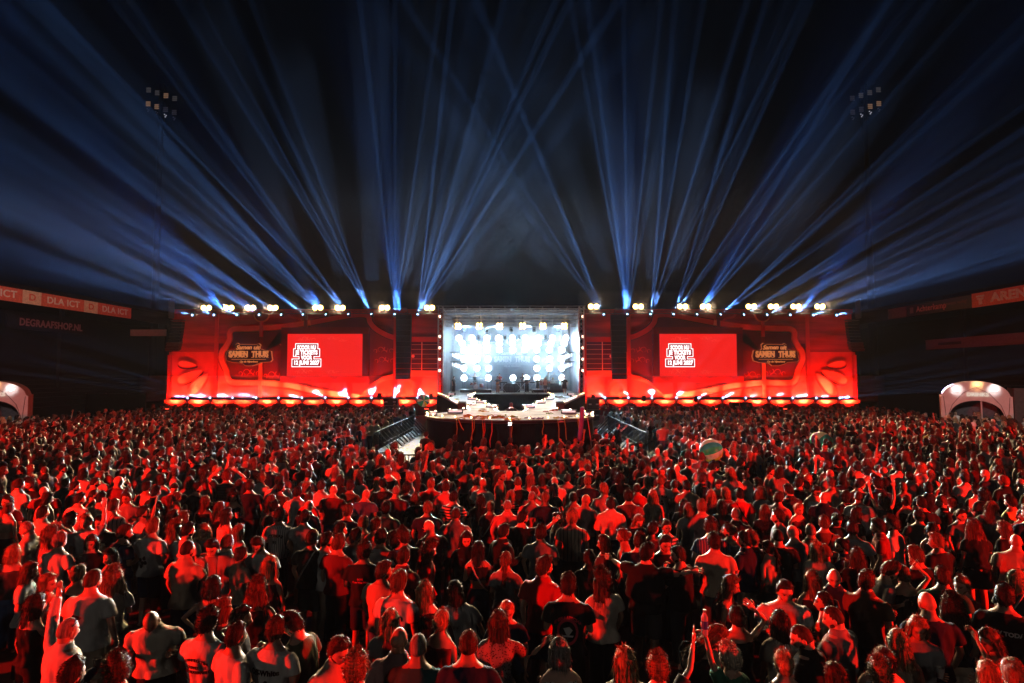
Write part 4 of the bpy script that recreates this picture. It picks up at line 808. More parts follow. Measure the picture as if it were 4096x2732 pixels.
# arm = elbow offset from shoulder, wrist offset from elbow, curl; for the right side (x > 0)
ARM = {'down': ((.06, -.03, -.28), (.015, .07, -.24), .5), 'hang': ((.09, .0, -.27), (-.03, .10, -.22), .6),
       'hold': ((.06, -.02, -.27), (-.06, .22, .06), 1.2), 'chest': ((.08, .04, -.26), (-.12, .17, .13), 1.0),
       'phone': ((.06, .14, -.22), (-.08, .14, .19), 1.2), 'up': ((.10, .06, .26), (.02, .05, .25), .08), 'point': ((.16, .08, .22), (.06, .12, .21), .9),
       'side': ((.25, .05, .04), (.14, .12, .16), .25), 'out': ((.19, .06, -.18), (.16, .14, .10), .2), 'hip': ((.20, -.07, -.19), (-.12, .09, -.16), .8),
       'head': ((.20, .06, .19), (-.17, -.05, .16), .5), 'brow': ((.16, .14, .10), (-.17, .06, .17), .6), 'cross': ((.05, .07, -.26), (-.23, .11, .04), .7),
       'ear': ((.10, .10, -.20), (-.06, .04, .25), 1.0), 'chin': ((.05, .15, -.22), (-.08, .02, .24), 1.1), 'back': ((.12, -.10, -.22), (-.16, -.03, -.16), .5),
       'guitar': ((.13, -.04, -.24), (-.18, .16, .0), .8), 'neck': ((.16, .06, -.22), (.10, .18, .10), .9), 'hug': ((.20, .12, -.02), (.16, .14, .02), .5)}
def arm_pts(sex, fat, side, p):
    sw = .206 if sex == 'm' else .170
    sw *= 1+fat*.45
    s = np.array((side*sw, 0, 1.395)); e, wv, c = ARM[p]
    e = s+np.array((side*e[0], e[1], e[2])); wv = e+np.array((side*wv[0], wv[1], wv[2]))
    return s, e, wv, c
def hand(wp, f, side, curl):
    f = f/np.linalg.norm(f); up = np.array((0, 0, 1.)) if abs(f[2]) < .85 else np.array((0, 1., 0)); n = -side*np.cross(f, up) ; n /= np.linalg.norm(n)
    if abs(f[2]) >= .85: s = -side*np.array((1., 0, 0)) if f[2] > 0 else np.array((0, 1., 0))
    else: s = np.array((0, 0, 1.))
    s = s-f*np.dot(s, f); s /= np.linalg.norm(s); n = np.cross(f, s)*side
    P = [tube([wp-f*.02, wp+f*.02, wp+f*.06, wp+f*.098], [.024, .032, .042, .038], 8, flat=(s, .38))]
    for i in range(4):
        b = wp+f*.09-s*(i-1.5)*.0205; L = (.040, .046, .043, .034)[i]; cc = curl if not (curl == .9 and i == 0) else 0
        d1 = f*math.cos(cc*.7)+n*math.sin(cc*.7)-s*(i-1.5)*.08; d2 = f*math.cos(cc*1.7)+n*math.sin(cc*1.7)-s*(i-1.5)*.08
        P.append(tube([b, b+d1*L, b+d1*L+d2*L*.85], [.0095, .009, .007], 6))
    b = wp+f*.03+s*.034; d = f*.6+s*.7+n*.3; d /= np.linalg.norm(d)
    P.append(tube([b, b+d*.042, b+d*.042+(f*.85+n*.45)*.032], [.0115, .0105, .008], 6))
    return P
def leg_parts(sex, fat, legs, grow=0, cut=0, base=True):
    P = []
    for sd in (-1, 1):
        hx = .088*(1+fat*.5)
        if legs == 'sit': pts = [(sd*hx, 0, .86), (sd*(hx+.02), .22, .86), (sd*(hx+.04), .44, .84), (sd*(hx+.04), .46, .60), (sd*(hx+.04), .44, .42)]
        elif legs == 'walk': pts = [(sd*hx, 0, .88), (sd*hx, .06*sd, .68), (sd*hx, .13*sd, .48), (sd*hx, .13*sd-.03, .28), (sd*hx, .17*sd-.06, .09)]
        else: pts = [(sd*hx, 0, .88), (sd*(hx+.01), .01, .68), (sd*(hx+.015), .015, .48), (sd*(hx+.02), -.01, .28), (sd*(hx+.025), -.02, .09)]
        rs = [.092, .082, .058, .054, .040]; 
        if cut: k = cut; pts = pts[:k]; rs = rs[:k]
        rs = [(r+grow+(.012*i*grow/.02 if grow else 0))*(1+fat*.4) for i, r in enumerate(rs)]
        P.append(tube(pts, rs, 12))
        if not grow and base:
            e = pts[-1]; P.append(tube([(e[0], e[1]-.06, e[2]-.045), (e[0], e[1]+.02, e[2]-.04), (e[0], e[1]+.13, e[2]-.055), (e[0], e[1]+.19, e[2]-.065)], [.035, .042, .042, .025], 8, flat=((1, 0, 0), .7)))
    return P
def lean_(V, lean):
    V = np.array(V, float)
    if lean[0] or lean[1]:
        h = np.clip(V[:, 2]-.95, 0, 2); V[:, 0] += lean[0]*h; V[:, 1] += lean[1]*h; V[:, 2] -= .25*(lean[0]**2+lean[1]**2)*h
    return V
HEADR = np.array((.078, .099, .120))
def head_geo(sex, old=False):
    nu, nv = 36, 26; V = []; F = []; col = []
    for j in range(nv+1):
        p = math.pi*j/nv
        for i in range(nu):
            a = 2*math.pi*i/nu; x = math.sin(p)*math.sin(a); y = math.sin(p)*math.cos(a); z = math.cos(p)
            X, Y, Z = HEADR[0]*x, HEADR[1]*y, HEADR[2]*z
            if Z < 0:
                t = (-z)**1.4; X *= 1-.34*t
                if Y < 0: Y *= 1-.45*t
                else: Y *= 1-.02*t
            if Y > 0: Y = min(Y, .094)
            g = lambda cx, cz, sx, sz: math.exp(-((X-cx)/sx)**2-((Z-cz)/sz)**2) if Y > .03 else 0
            Y += .026*g(0, -.022, .012, .022)+.006*g(0, .0, .010, .03)+.006*g(0, .036, .045, .012)-.010*(g(.030, .012, .014, .012)+g(-.030, .012, .014, .012))+.006*g(0, -.062, .022, .010)+.008*g(0, -.098, .022, .016)
            c = [1, 1, 1]
            if Y > .05:
                if abs(abs(X)-.030) < .011 and abs(Z-.010) < .007: c = [.25, .25, .3]
                elif abs(abs(X)-.031) < .018 and abs(Z-.032) < .006: c = [.4, .35, .3]
                elif abs(X) < .022 and abs(Z+.063) < .008: c = [.85, .5, .5]
            V.append(np.array((X, Y, Z))); col.append(c)
    for j in range(nv):
        for i in range(nu): F.append((j*nu+i, j*nu+(i+1) % nu, (j+1)*nu+(i+1) % nu, (j+1)*nu+i))
    for sd in (-1, 1):
        v, f = ball((sd*.078, -.008, -.012), (.010, .020, .032), 8, 6); o = len(V); V.extend(v); F.extend([tuple(q+o for q in k) for k in f]); col += [[1, .9, .9]]*len(v)
    return np.array(V), F, np.array(col)
HEAD = {s: head_geo(s) for s in 'mw'}
def head_matrix(hyaw, hpitch, lean):
    base = lean_([(0, .012, 1.535)], lean)[0]
    r = Matrix.Rotation(rad(-hyaw), 4, 'Z') @ Matrix.Rotation(rad(hpitch), 4, 'X') @ Matrix.Rotation(lean[0]*.4, 4, 'Y')
    return Matrix.Translation(Vector(base)) @ r @ Matrix.Translation((0, .018, .084)) @ Matrix.Scale(1.05, 4)
_trunk = {}; _body = {}; _cloth = {}; _hair = {}
def arm_tube(sex, fat, side, p, f0=0, f1=1, grow=0):
    s, e, wv, c = arm_pts(sex, fat, side, p); k = (1+fat*.5)*(.88 if sex == 'w' else 1)
    pts = [s-np.array((side*.03, 0, 0)), s+(e-s)*.18, s+(e-s)*.55, e, e+(wv-e)*.35, wv]; rs = [.050, .052, .046, .038, .038, .026]
    if f1 < 1:
        n = {.3: 3, .5: 4, .2: 2}[f1]; pts = pts[:n]; rs = rs[:n]
        if n == 3: pts[2] = s+(e-s)*.66
    return tube(pts, [r*k+grow+(i*.006 if grow > .02 else 0) for i, r in enumerate(rs)], 12)
def trunk(sex, fat, pose, legs):
    key = (sex, fat, pose, legs)
    if key in _trunk: return _trunk[key]
    P = [rings(torso(sex, fat))]+leg_parts(sex, fat, legs)
    for sd, p in zip((-1, 1), pose): P.append(arm_tube(sex, fat, sd, p))
    V, F = remesh(P, .019, 3)
    H = []
    for sd, p in zip((-1, 1), pose):
        s, e, wv, c = arm_pts(sex, fat, sd, p); H += hand(wv, wv-e, sd, c)
    hv, hf = cat_(H); o = len(V); V = np.vstack([V, np.array(hv)]); F = F+[tuple(i+o for i in q) for q in hf]
    _trunk[key] = (V, F); return _trunk[key]
def body_geo(sex, fat, pose, hyaw, hpitch, lean, legs):
    V, F = trunk(sex, fat, pose, legs); V = lean_(V, lean); hm = np.array(head_matrix(hyaw, hpitch, lean)); hv, hf, hc = HEAD[sex]
    H = hv@hm[:3, :3].T+hm[:3, 3]; o = len(V)
    return np.vstack([V, H]), F+[tuple(i+o for i in q) for q in hf], np.vstack([np.ones((len(V), 3)), hc])
def body_mesh(*key):
    if key not in _body:
        V, F, c = body_geo(*key); _body[key] = _mesh('body', V, F, [M['skin']], face=c)
    return _body[key]
def cloth_geo(kind, sex, fat, pose, lean, legs):
    P = []
    if kind in ('tee', 'polo', 'long', 'dress', 'cape'):
        tr = torso(sex, fat, .017, .84, 1.47, .03); tr[-1][1] = .122; tr[-1][2] = .088; tr.append([1.480, .100, .082, .005])
        if kind != 'dress': tr[0][0] = .86; tr[0][1] += .005
        P.append(rings(tr))
        for sd, p in zip((-1, 1), pose): P.append(arm_tube(sex, fat, sd, p, 0, 1 if kind == 'long' else .3, .019 if kind == 'long' else .023))
        if kind in ('polo', 'long'): P.append(rings([(1.45, .125, .092, .0), (1.49, .102, .088, .006), (1.525, .086, .080, .012)]))
        if kind == 'cape': P.append(rings([(1.02, .27, .19, -.02), (1.2, .27, .18, -.02), (1.36, .235, .155, -.01), (1.44, .16, .11, 0), (1.50, .09, .085, .01)]))
        if kind == 'dress': P.append(rings([(.55, .27, .24), (.75, .22, .19), (.9, .19, .15), (1.0, .16, .13)]))
    elif kind == 'hoodie':
        tr = torso(sex, fat, .03, .84, 1.47, .0); P.append(rings(tr)); P.append(rings([(1.40, .12, .09, -.07), (1.46, .13, .10, -.04), (1.51, .10, .09, -.01), (1.53, .085, .08, 0)]))
        for sd, p in zip((-1, 1), pose): P.append(arm_tube(sex, fat, sd, p, 0, 1, .026))
    elif kind == 'tank':
        P.append(rings(torso(sex, fat, .012, .84, 1.37, .02)))
        for sd in (-1, 1): P.append(tube([(sd*.085, .10, 1.33), (sd*.095, .06, 1.42), (sd*.095, .0, 1.46), (sd*.09, -.06, 1.42), (sd*.08, -.10, 1.33)], [.022, .020, .020, .020, .022], 8, flat=((1, 0, 0), .6)))
    elif kind == 'crop':
        P.append(rings(torso(sex, fat, .012, 1.10, 1.37, .0)))
        for sd in (-1, 1): P.append(tube([(sd*.085, .10, 1.33), (sd*.095, .06, 1.42), (sd*.095, .0, 1.455), (sd*.09, -.06, 1.42), (sd*.08, -.10, 1.33)], [.014]*5, 8))
    elif kind in ('trousers', 'shorts'):
        P.append(rings(torso(sex, fat, .010, .82, 1.05)+[]))
        P += leg_parts(sex, fat, legs, .016, 0 if kind == 'trousers' else 3)
    V, F = remesh(P, .021 if kind not in ('trousers', 'shorts') else .026, 2)
    V = lean_(V, lean)
    if kind not in ('trousers', 'shorts'):   # folds in the cloth
        z = V[:, 2]; a = np.arctan2(V[:, 0], V[:, 1])
        f = .010+.008*np.sin(a*5+z*9)+.006*np.sin(a*9-z*16+2)+.004*np.sin(z*38+a*4)*(z < 1.2)
        r = np.maximum(np.hypot(V[:, 0], V[:, 1]), .05); k = f*np.clip((1.42-z)*5, 0, 1)
        V[:, 0] += V[:, 0]/r*k; V[:, 1] += V[:, 1]/r*k
    return V, F
def cloth_mesh(kind, sex, fat, pose, lean, legs, m='cloth'):
    key = (kind, sex, fat, pose, lean, legs)
    if key not in _cloth: _cloth[key] = cloth_geo(*key)
    k2 = key+(m,)
    if k2 not in _cloth: _cloth[k2] = _mesh(kind, *_cloth[key], [M[m]])
    return _cloth[k2]
def vnoise(P, f, seed=0):
    P = P*f+seed*7.3
    return (np.sin(P[:, 0]*1.7+np.sin(P[:, 1]*2.3+seed))+np.sin(P[:, 1]*1.9+np.sin(P[:, 2]*2.1))+np.sin(P[:, 2]*2.2+np.sin(P[:, 0]*1.3)))/3
def hair_geo(style):
    rs = np.random.RandomState(abs(hash(style)) % 1000 if False else sum(map(ord, style))); parts = []
    th = {'short': .016, 'buzz': .006, 'crop': .022, 'curly_short': .028, 'fade': .012, 'bald': 0, 'balding': .006, 'long': .020, 'curly': .036, 'bun': .016, 'updo': .018, 'pony': .015, 'bob': .024, 'wavy': .024, 'spiky': .026, 'cap': .022, 'braid': .015, 'halfup': .018, 'clip': .018, 'quiff': .020}[style]
    nu, nv = 36, 22; V = []; msk = []
    for j in range(nv+1):
        p = math.pi*j/nv
        for i in range(nu):
            a = 2*math.pi*i/nu; d = np.array((math.sin(p)*math.sin(a), math.sin(p)*math.cos(a), math.cos(p))); front = math.cos(a)
            line = float(np.interp(front, (-1, -.3, -.05, .12, .3, .6, 1), (-.082, -.06, -.022, .0, .045, .070, .078)))   # how low the hair reaches, by direction
            if style in ('fade', 'buzz') and front <= .45: line += .02
            if style == 'balding': z = d[2]*HEADR[2]; m = min(1, max(0, (z-line)/.014))*min(1, max(0, ((.055 if front > -.6 else .075)-z)/.03))*min(1, max(0, (.55-front)/.2))
            else: z = d[2]*HEADR[2]; m = min(1, max(0, (z-line)/.014))
            t = th*(1+.35*(style in ('quiff', 'crop', 'short') and front > 0 and d[2] > .5)+(.3 if d[2] > .3 else 0))
            Rr = HEADR.copy()
            q = d*Rr
            if q[2] < 0 and q[1] < 0: q[1] *= 1-.30*(-d[2])**1.4; q[0] *= 1-.25*(-d[2])**1.4
            V.append(q*(1+(t/.09)*m-.05*(1-m))); msk.append(m)
    F = []
    for j in range(nv):
        for i in range(nu): F.append((j*nu+i, j*nu+(i+1) % nu, (j+1)*nu+(i+1) % nu, (j+1)*nu+i))
    V = np.array(V); msk = np.array(msk)
    amp = {'curly_short': .09, 'curly': .12, 'spiky': .09, 'crop': .08, 'quiff': .07, 'short': .05, 'buzz': .015}.get(style, .035); fr = {'curly_short': 60, 'curly': 48, 'spiky': 55, 'crop': 52, 'short': 46}.get(style, 40)
    V = V*(1+amp*(vnoise(V, fr, 1)*msk))[:, None]
    if th: parts.append((list(V), F))
    def drape(z1, wdt, a0=62, lump=.05, kk=9, back=-.02, w0=1.0):
        n = 15; st = 9; VV = []; FF = []
        for s in range(st+1):
            t = s/st; z = .06+(z1-.06)*t; rx = (.098+(wdt-.098)*t)*w0; ry = .108-.030*t; cyy = back*(.2+t)
            if t > .8: rx *= 1-.35*(t-.8)/.2
            for io in (1, .72):
                idx = range(n+1) if io == 1 else range(n, -1, -1)
                for i in idx:
                    a = rad(a0+8*t)+(2*math.pi-2*rad(a0+8*t))*i/n; k = io*(1+lump*math.sin(kk*a+s*.7)+lump*.6*math.sin(kk*2.3*a-s*1.3+1))
                    zz = z-(.02*math.sin(a*7+2)*t if s == st else 0)
                    VV.append(np.array((rx*k*math.sin(a), cyy+ry*k*math.cos(a), zz)))
        m = 2*(n+1)
        for s in range(st):
            for i in range(m): FF.append((s*m+i, s*m+(i+1) % m, (s+1)*m+(i+1) % m, (s+1)*m+i))
        FF.append(tuple(range(m-1, -1, -1))); FF.append(tuple(range(st*m, st*m+m)))
        parts.append((VV, FF)); return VV
    blades = []
    def strands(n, L, mode, wdt=.0045):
        n = int(n*1.4)
        idx = np.where(msk > .8)[0]
        for k in range(n):
            if mode == 'drape':
                q = DV[rs.randint(len(DV))]; out = np.array((q[0], q[1], 0)); out /= np.linalg.norm(out)+1e-6; d = np.array((0, 0, -1.))+out*rs.uniform(.05, .45)+rs.normal(0, .12, 3); q = q*np.array((1.01, 1.01, 1))
            else:
                q = V[rs.choice(idx)]; nn = q/HEADR**2; nn /= np.linalg.norm(nn)
                if mode == 'out': d = nn+rs.normal(0, .5, 3)
                elif mode == 'lay': d = nn*.35+np.array((0, -.35, -.5))*(1 if q[1] < .05 else -.4)+rs.normal(0, .3, 3)
            d /= np.linalg.norm(d); s = np.cross(d, rs.normal(0, 1, 3)); s /= np.linalg.norm(s); l = L*rs.uniform(.5, 1.2)
            blades.append(([q-s*wdt, q+s*wdt, q+d*l+np.array((0, 0, -.15*l))], [(0, 1, 2)]))
    if style in ('short', 'crop', 'quiff', 'fade'): strands(500, .022 if style != 'fade' else .012, 'lay')
    if style == 'buzz': strands(300, .008, 'out', .002)
    if style == 'balding': strands(160, .012, 'out', .002)
    if style in ('curly_short', 'spiky'): strands(700, .035, 'out')
    if style in ('long', 'wavy', 'halfup', 'clip', 'curly', 'bob'):
        z1, wd_, lump, kk = {'long': (-.36, .105, .035, 13), 'wavy': (-.33, .125, .06, 8), 'halfup': (-.34, .10, .03, 15), 'clip': (-.27, .11, .05, 9), 'curly': (-.27, .155, .11, 7), 'bob': (-.13, .112, .03, 11)}[style]
        DV = drape(z1, wd_, 58 if style != 'bob' else 50, lump, kk, -.025, 1.06 if style != 'curly' else 1.2)
        strands(700, .10 if style != 'bob' else .05, 'drape', .0035); strands(200, .05, 'lay')
        if style == 'curly': strands(700, .05, 'out')
    if style in ('bun', 'updo', 'halfup', 'clip'):
        c, r = {'bun': ((0, -.085, .09), .046), 'updo': ((0, -.10, .03), .058), 'halfup': ((0, -.095, .055), .03), 'clip': ((0, -.105, .045), .036)}[style]
        v, f = ball(c, (r*1.15, r, r), 14, 10); v = np.array(v); v += (v-np.array(c))*.16*vnoise(v, 90, 2)[:, None]; parts.append((list(v), f))
        strands(400, .045, 'out' if style == 'updo' else 'lay', .002)
    if style in ('pony', 'braid'):
        pts = [(0, -.095, .045), (0, -.135, .03), (.01, -.155, -.05), (.012, -.145, -.16), (.0, -.13, -.27), (.0, -.125, -.34)]
        r = [.02, .03, .034, .032, .024, .006] if style == 'pony' else [.02, .028, .022, .026, .02, .008]
        v, f = tube(pts, r, 10); v = np.array(v); v += np.random.RandomState(3).normal(0, .002, v.shape); parts.append((list(v), f)); DV = list(v[20:50]); strands(260, .09, 'drape'); strands(260, .03, 'lay')
    if style == 'cap':
        parts.append(tube([(0, .08, .055), (0, .13, .045), (0, .175, .035)], [.075, .072, .05], 12, flat=((1, 0, 0), .12)))
    return cat_(parts+blades)
def hair_mesh(style):
    if style not in _hair: _hair[style] = _mesh('hair', *hair_geo(style), [M['hair']])
    return _hair[style]
SKIN = [(.60, .38, .28), (.52, .32, .23), (.66, .43, .33), (.42, .25, .17), (.30, .17, .11), (.58, .36, .25)]
HAIRC = {'dark': (.025, .016, .012), 'black': (.012, .010, .010), 'brown': (.055, .032, .018), 'light brown': (.12, .072, .04), 'blonde': (.36, .25, .13), 'fair': (.22, .14, .075), 'grey': (.26, .25, .23), 'red': (.14, .045, .02), 'platinum': (.62, .53, .41)}
CLOTH = {'white': (.78, .76, .74), 'black': (.014, .014, .016), 'navy': (.02, .03, .08), 'grey': (.30, .30, .31), 'dark grey': (.08, .08, .085), 'red': (.50, .04, .04), 'dark red': (.20, .03, .03), 'pink': (.60, .33, .33), 'beige': (.55, .44, .33), 'brown': (.16, .09, .06), 'green': (.05, .22, .13), 'olive': (.12, .13, .07), 'blue': (.10, .18, .40), 'teal': (.03, .12, .13), 'ochre': (.45, .28, .06), 'cream': (.68, .62, .52), 'light grey': (.48, .48, .48), 'maroon': (.14, .03, .04), 'yellow': (.6, .5, .12), 'purple': (.16, .07, .25)}
HW = {'short': 'short {} hair', 'buzz': 'shaved {} hair', 'crop': 'tousled short {} hair', 'curly_short': 'short curly {} hair', 'fade': '{} fade haircut', 'bald': 'bald head', 'balding': 'thinning {} hair', 'long': 'long straight {} hair', 'curly': 'big curly {} hair', 'bun': '{} top bun', 'updo': '{} hair pinned up', 'pony': '{} ponytail', 'bob': '{} bob', 'wavy': 'long wavy {} hair', 'spiky': 'spiky {} hair', 'cap': '{} cap', 'braid': '{} braid', 'halfup': 'half-up {} hair', 'clip': '{} hair in a clip', 'quiff': '{} quiff'}
GW = {'tee': 't-shirt', 'polo': 'polo shirt', 'long': 'long-sleeved shirt', 'dress': 'dress', 'cape': 'jacket draped over the shoulders', 'hoodie': 'hoodie', 'tank': 'sleeveless top', 'crop': 'strappy crop top'}
GN = {'tee': 't_shirt', 'polo': 'polo_shirt', 'long': 'long_sleeved_shirt', 'dress': 'dress', 'cape': 'shirt', 'hoodie': 'hoodie', 'tank': 'sleeveless_top', 'crop': 'crop_top'}
PEOPLE = []
def qz(a, s): return int(round(a/s)*s)
def person(x, y, yaw, sex='m', hair='short', hc='dark', gar='tee', gc='white', pose=('down', 'down'), hyaw=0, hpitch=-4, fat=0, lean=(0, 0), h=None, skin=None, z=0, legs='stand', pants='dark grey', m='cloth', rng=R, low='trousers', shoes=False, label=None, group=None, cat='person'):
    h = h or (1.78 if sex == 'm' else 1.67); s = h/1.77
    o = link('person', body_mesh(sex, fat, tuple(pose), qz(hyaw, 15), qz(hpitch, 8), lean, legs), None, (x, y, z), (0, 0, rad(-yaw)))
    o.scale = (s, s, s); o.color = (*(skin or rng.choice(SKIN)), 1)
    c = link(GN[gar], cloth_mesh(gar, sex, fat, tuple(pose), lean, legs, m), o); c.color = (*CLOTH[gc], 1)
    if gar != 'dress':
        t = link(low, cloth_mesh(low, sex, fat, ('down', 'down'), lean, legs), o); t.color = (*CLOTH[pants], 1)
    if hair != 'bald':
        k = link('cap' if hair == 'cap' else 'hair', hair_mesh(hair), o); k.matrix_local = head_matrix(qz(hyaw, 15), qz(hpitch, 8), lean); k.color = (*(HAIRC[hc] if hc in HAIRC else CLOTH[hc]), 1)
    tag(o, label, cat, group)
    PEOPLE.append(dict(o=o, x=x, y=y, sex=sex, hair=hair, hc=hc, gar=gar, gc=gc, pose=tuple(pose), m=m, label=label))
    return o
def shirt_text(o, lines, col='ink', zc=1.22, size=.06, rx=.20, ry=.145, arch=0, bold=.002, parent=None):
    "writing printed across the back of a shirt, bent round it"
    parts = []
    for i, s in enumerate(lines):
        sz = size if not isinstance(s, tuple) else s[1]; s = s if not isinstance(s, tuple) else s[0]
        V, F = text_mesh(s, sz, bold, 0, .0015); X = V[:, 0]; t = X/.12
        Z = zc-i*size*1.25+V[:, 1]+arch*(1-t**2)*(i == 0)
        Yb = -ry*np.sqrt(np.clip(1-(X/rx)**2, .05, 1))-.012-.0
        parts.append((list(np.stack([X, Yb-V[:, 2]-.004, Z], 1)), F))
    V, F = cat_(parts); return link('shirt_print', _mesh('shirt_print', V, F, [M[col]], smooth=False), o)
# ---------------------------------------------------------------- the crowd: people read off the photo
TL = {'A': (0, 2250, 2.351), 'B': (1000, 2250, 2.351), 'C': (2000, 2250, 2.351), 'D': (3000, 2250, 2.145), 'E': (0, 1900, 2.351), 'F': (1000, 1900, 2.351), 'G': (2000, 1900, 2.351), 'H': (3000, 1900, 2.145)}
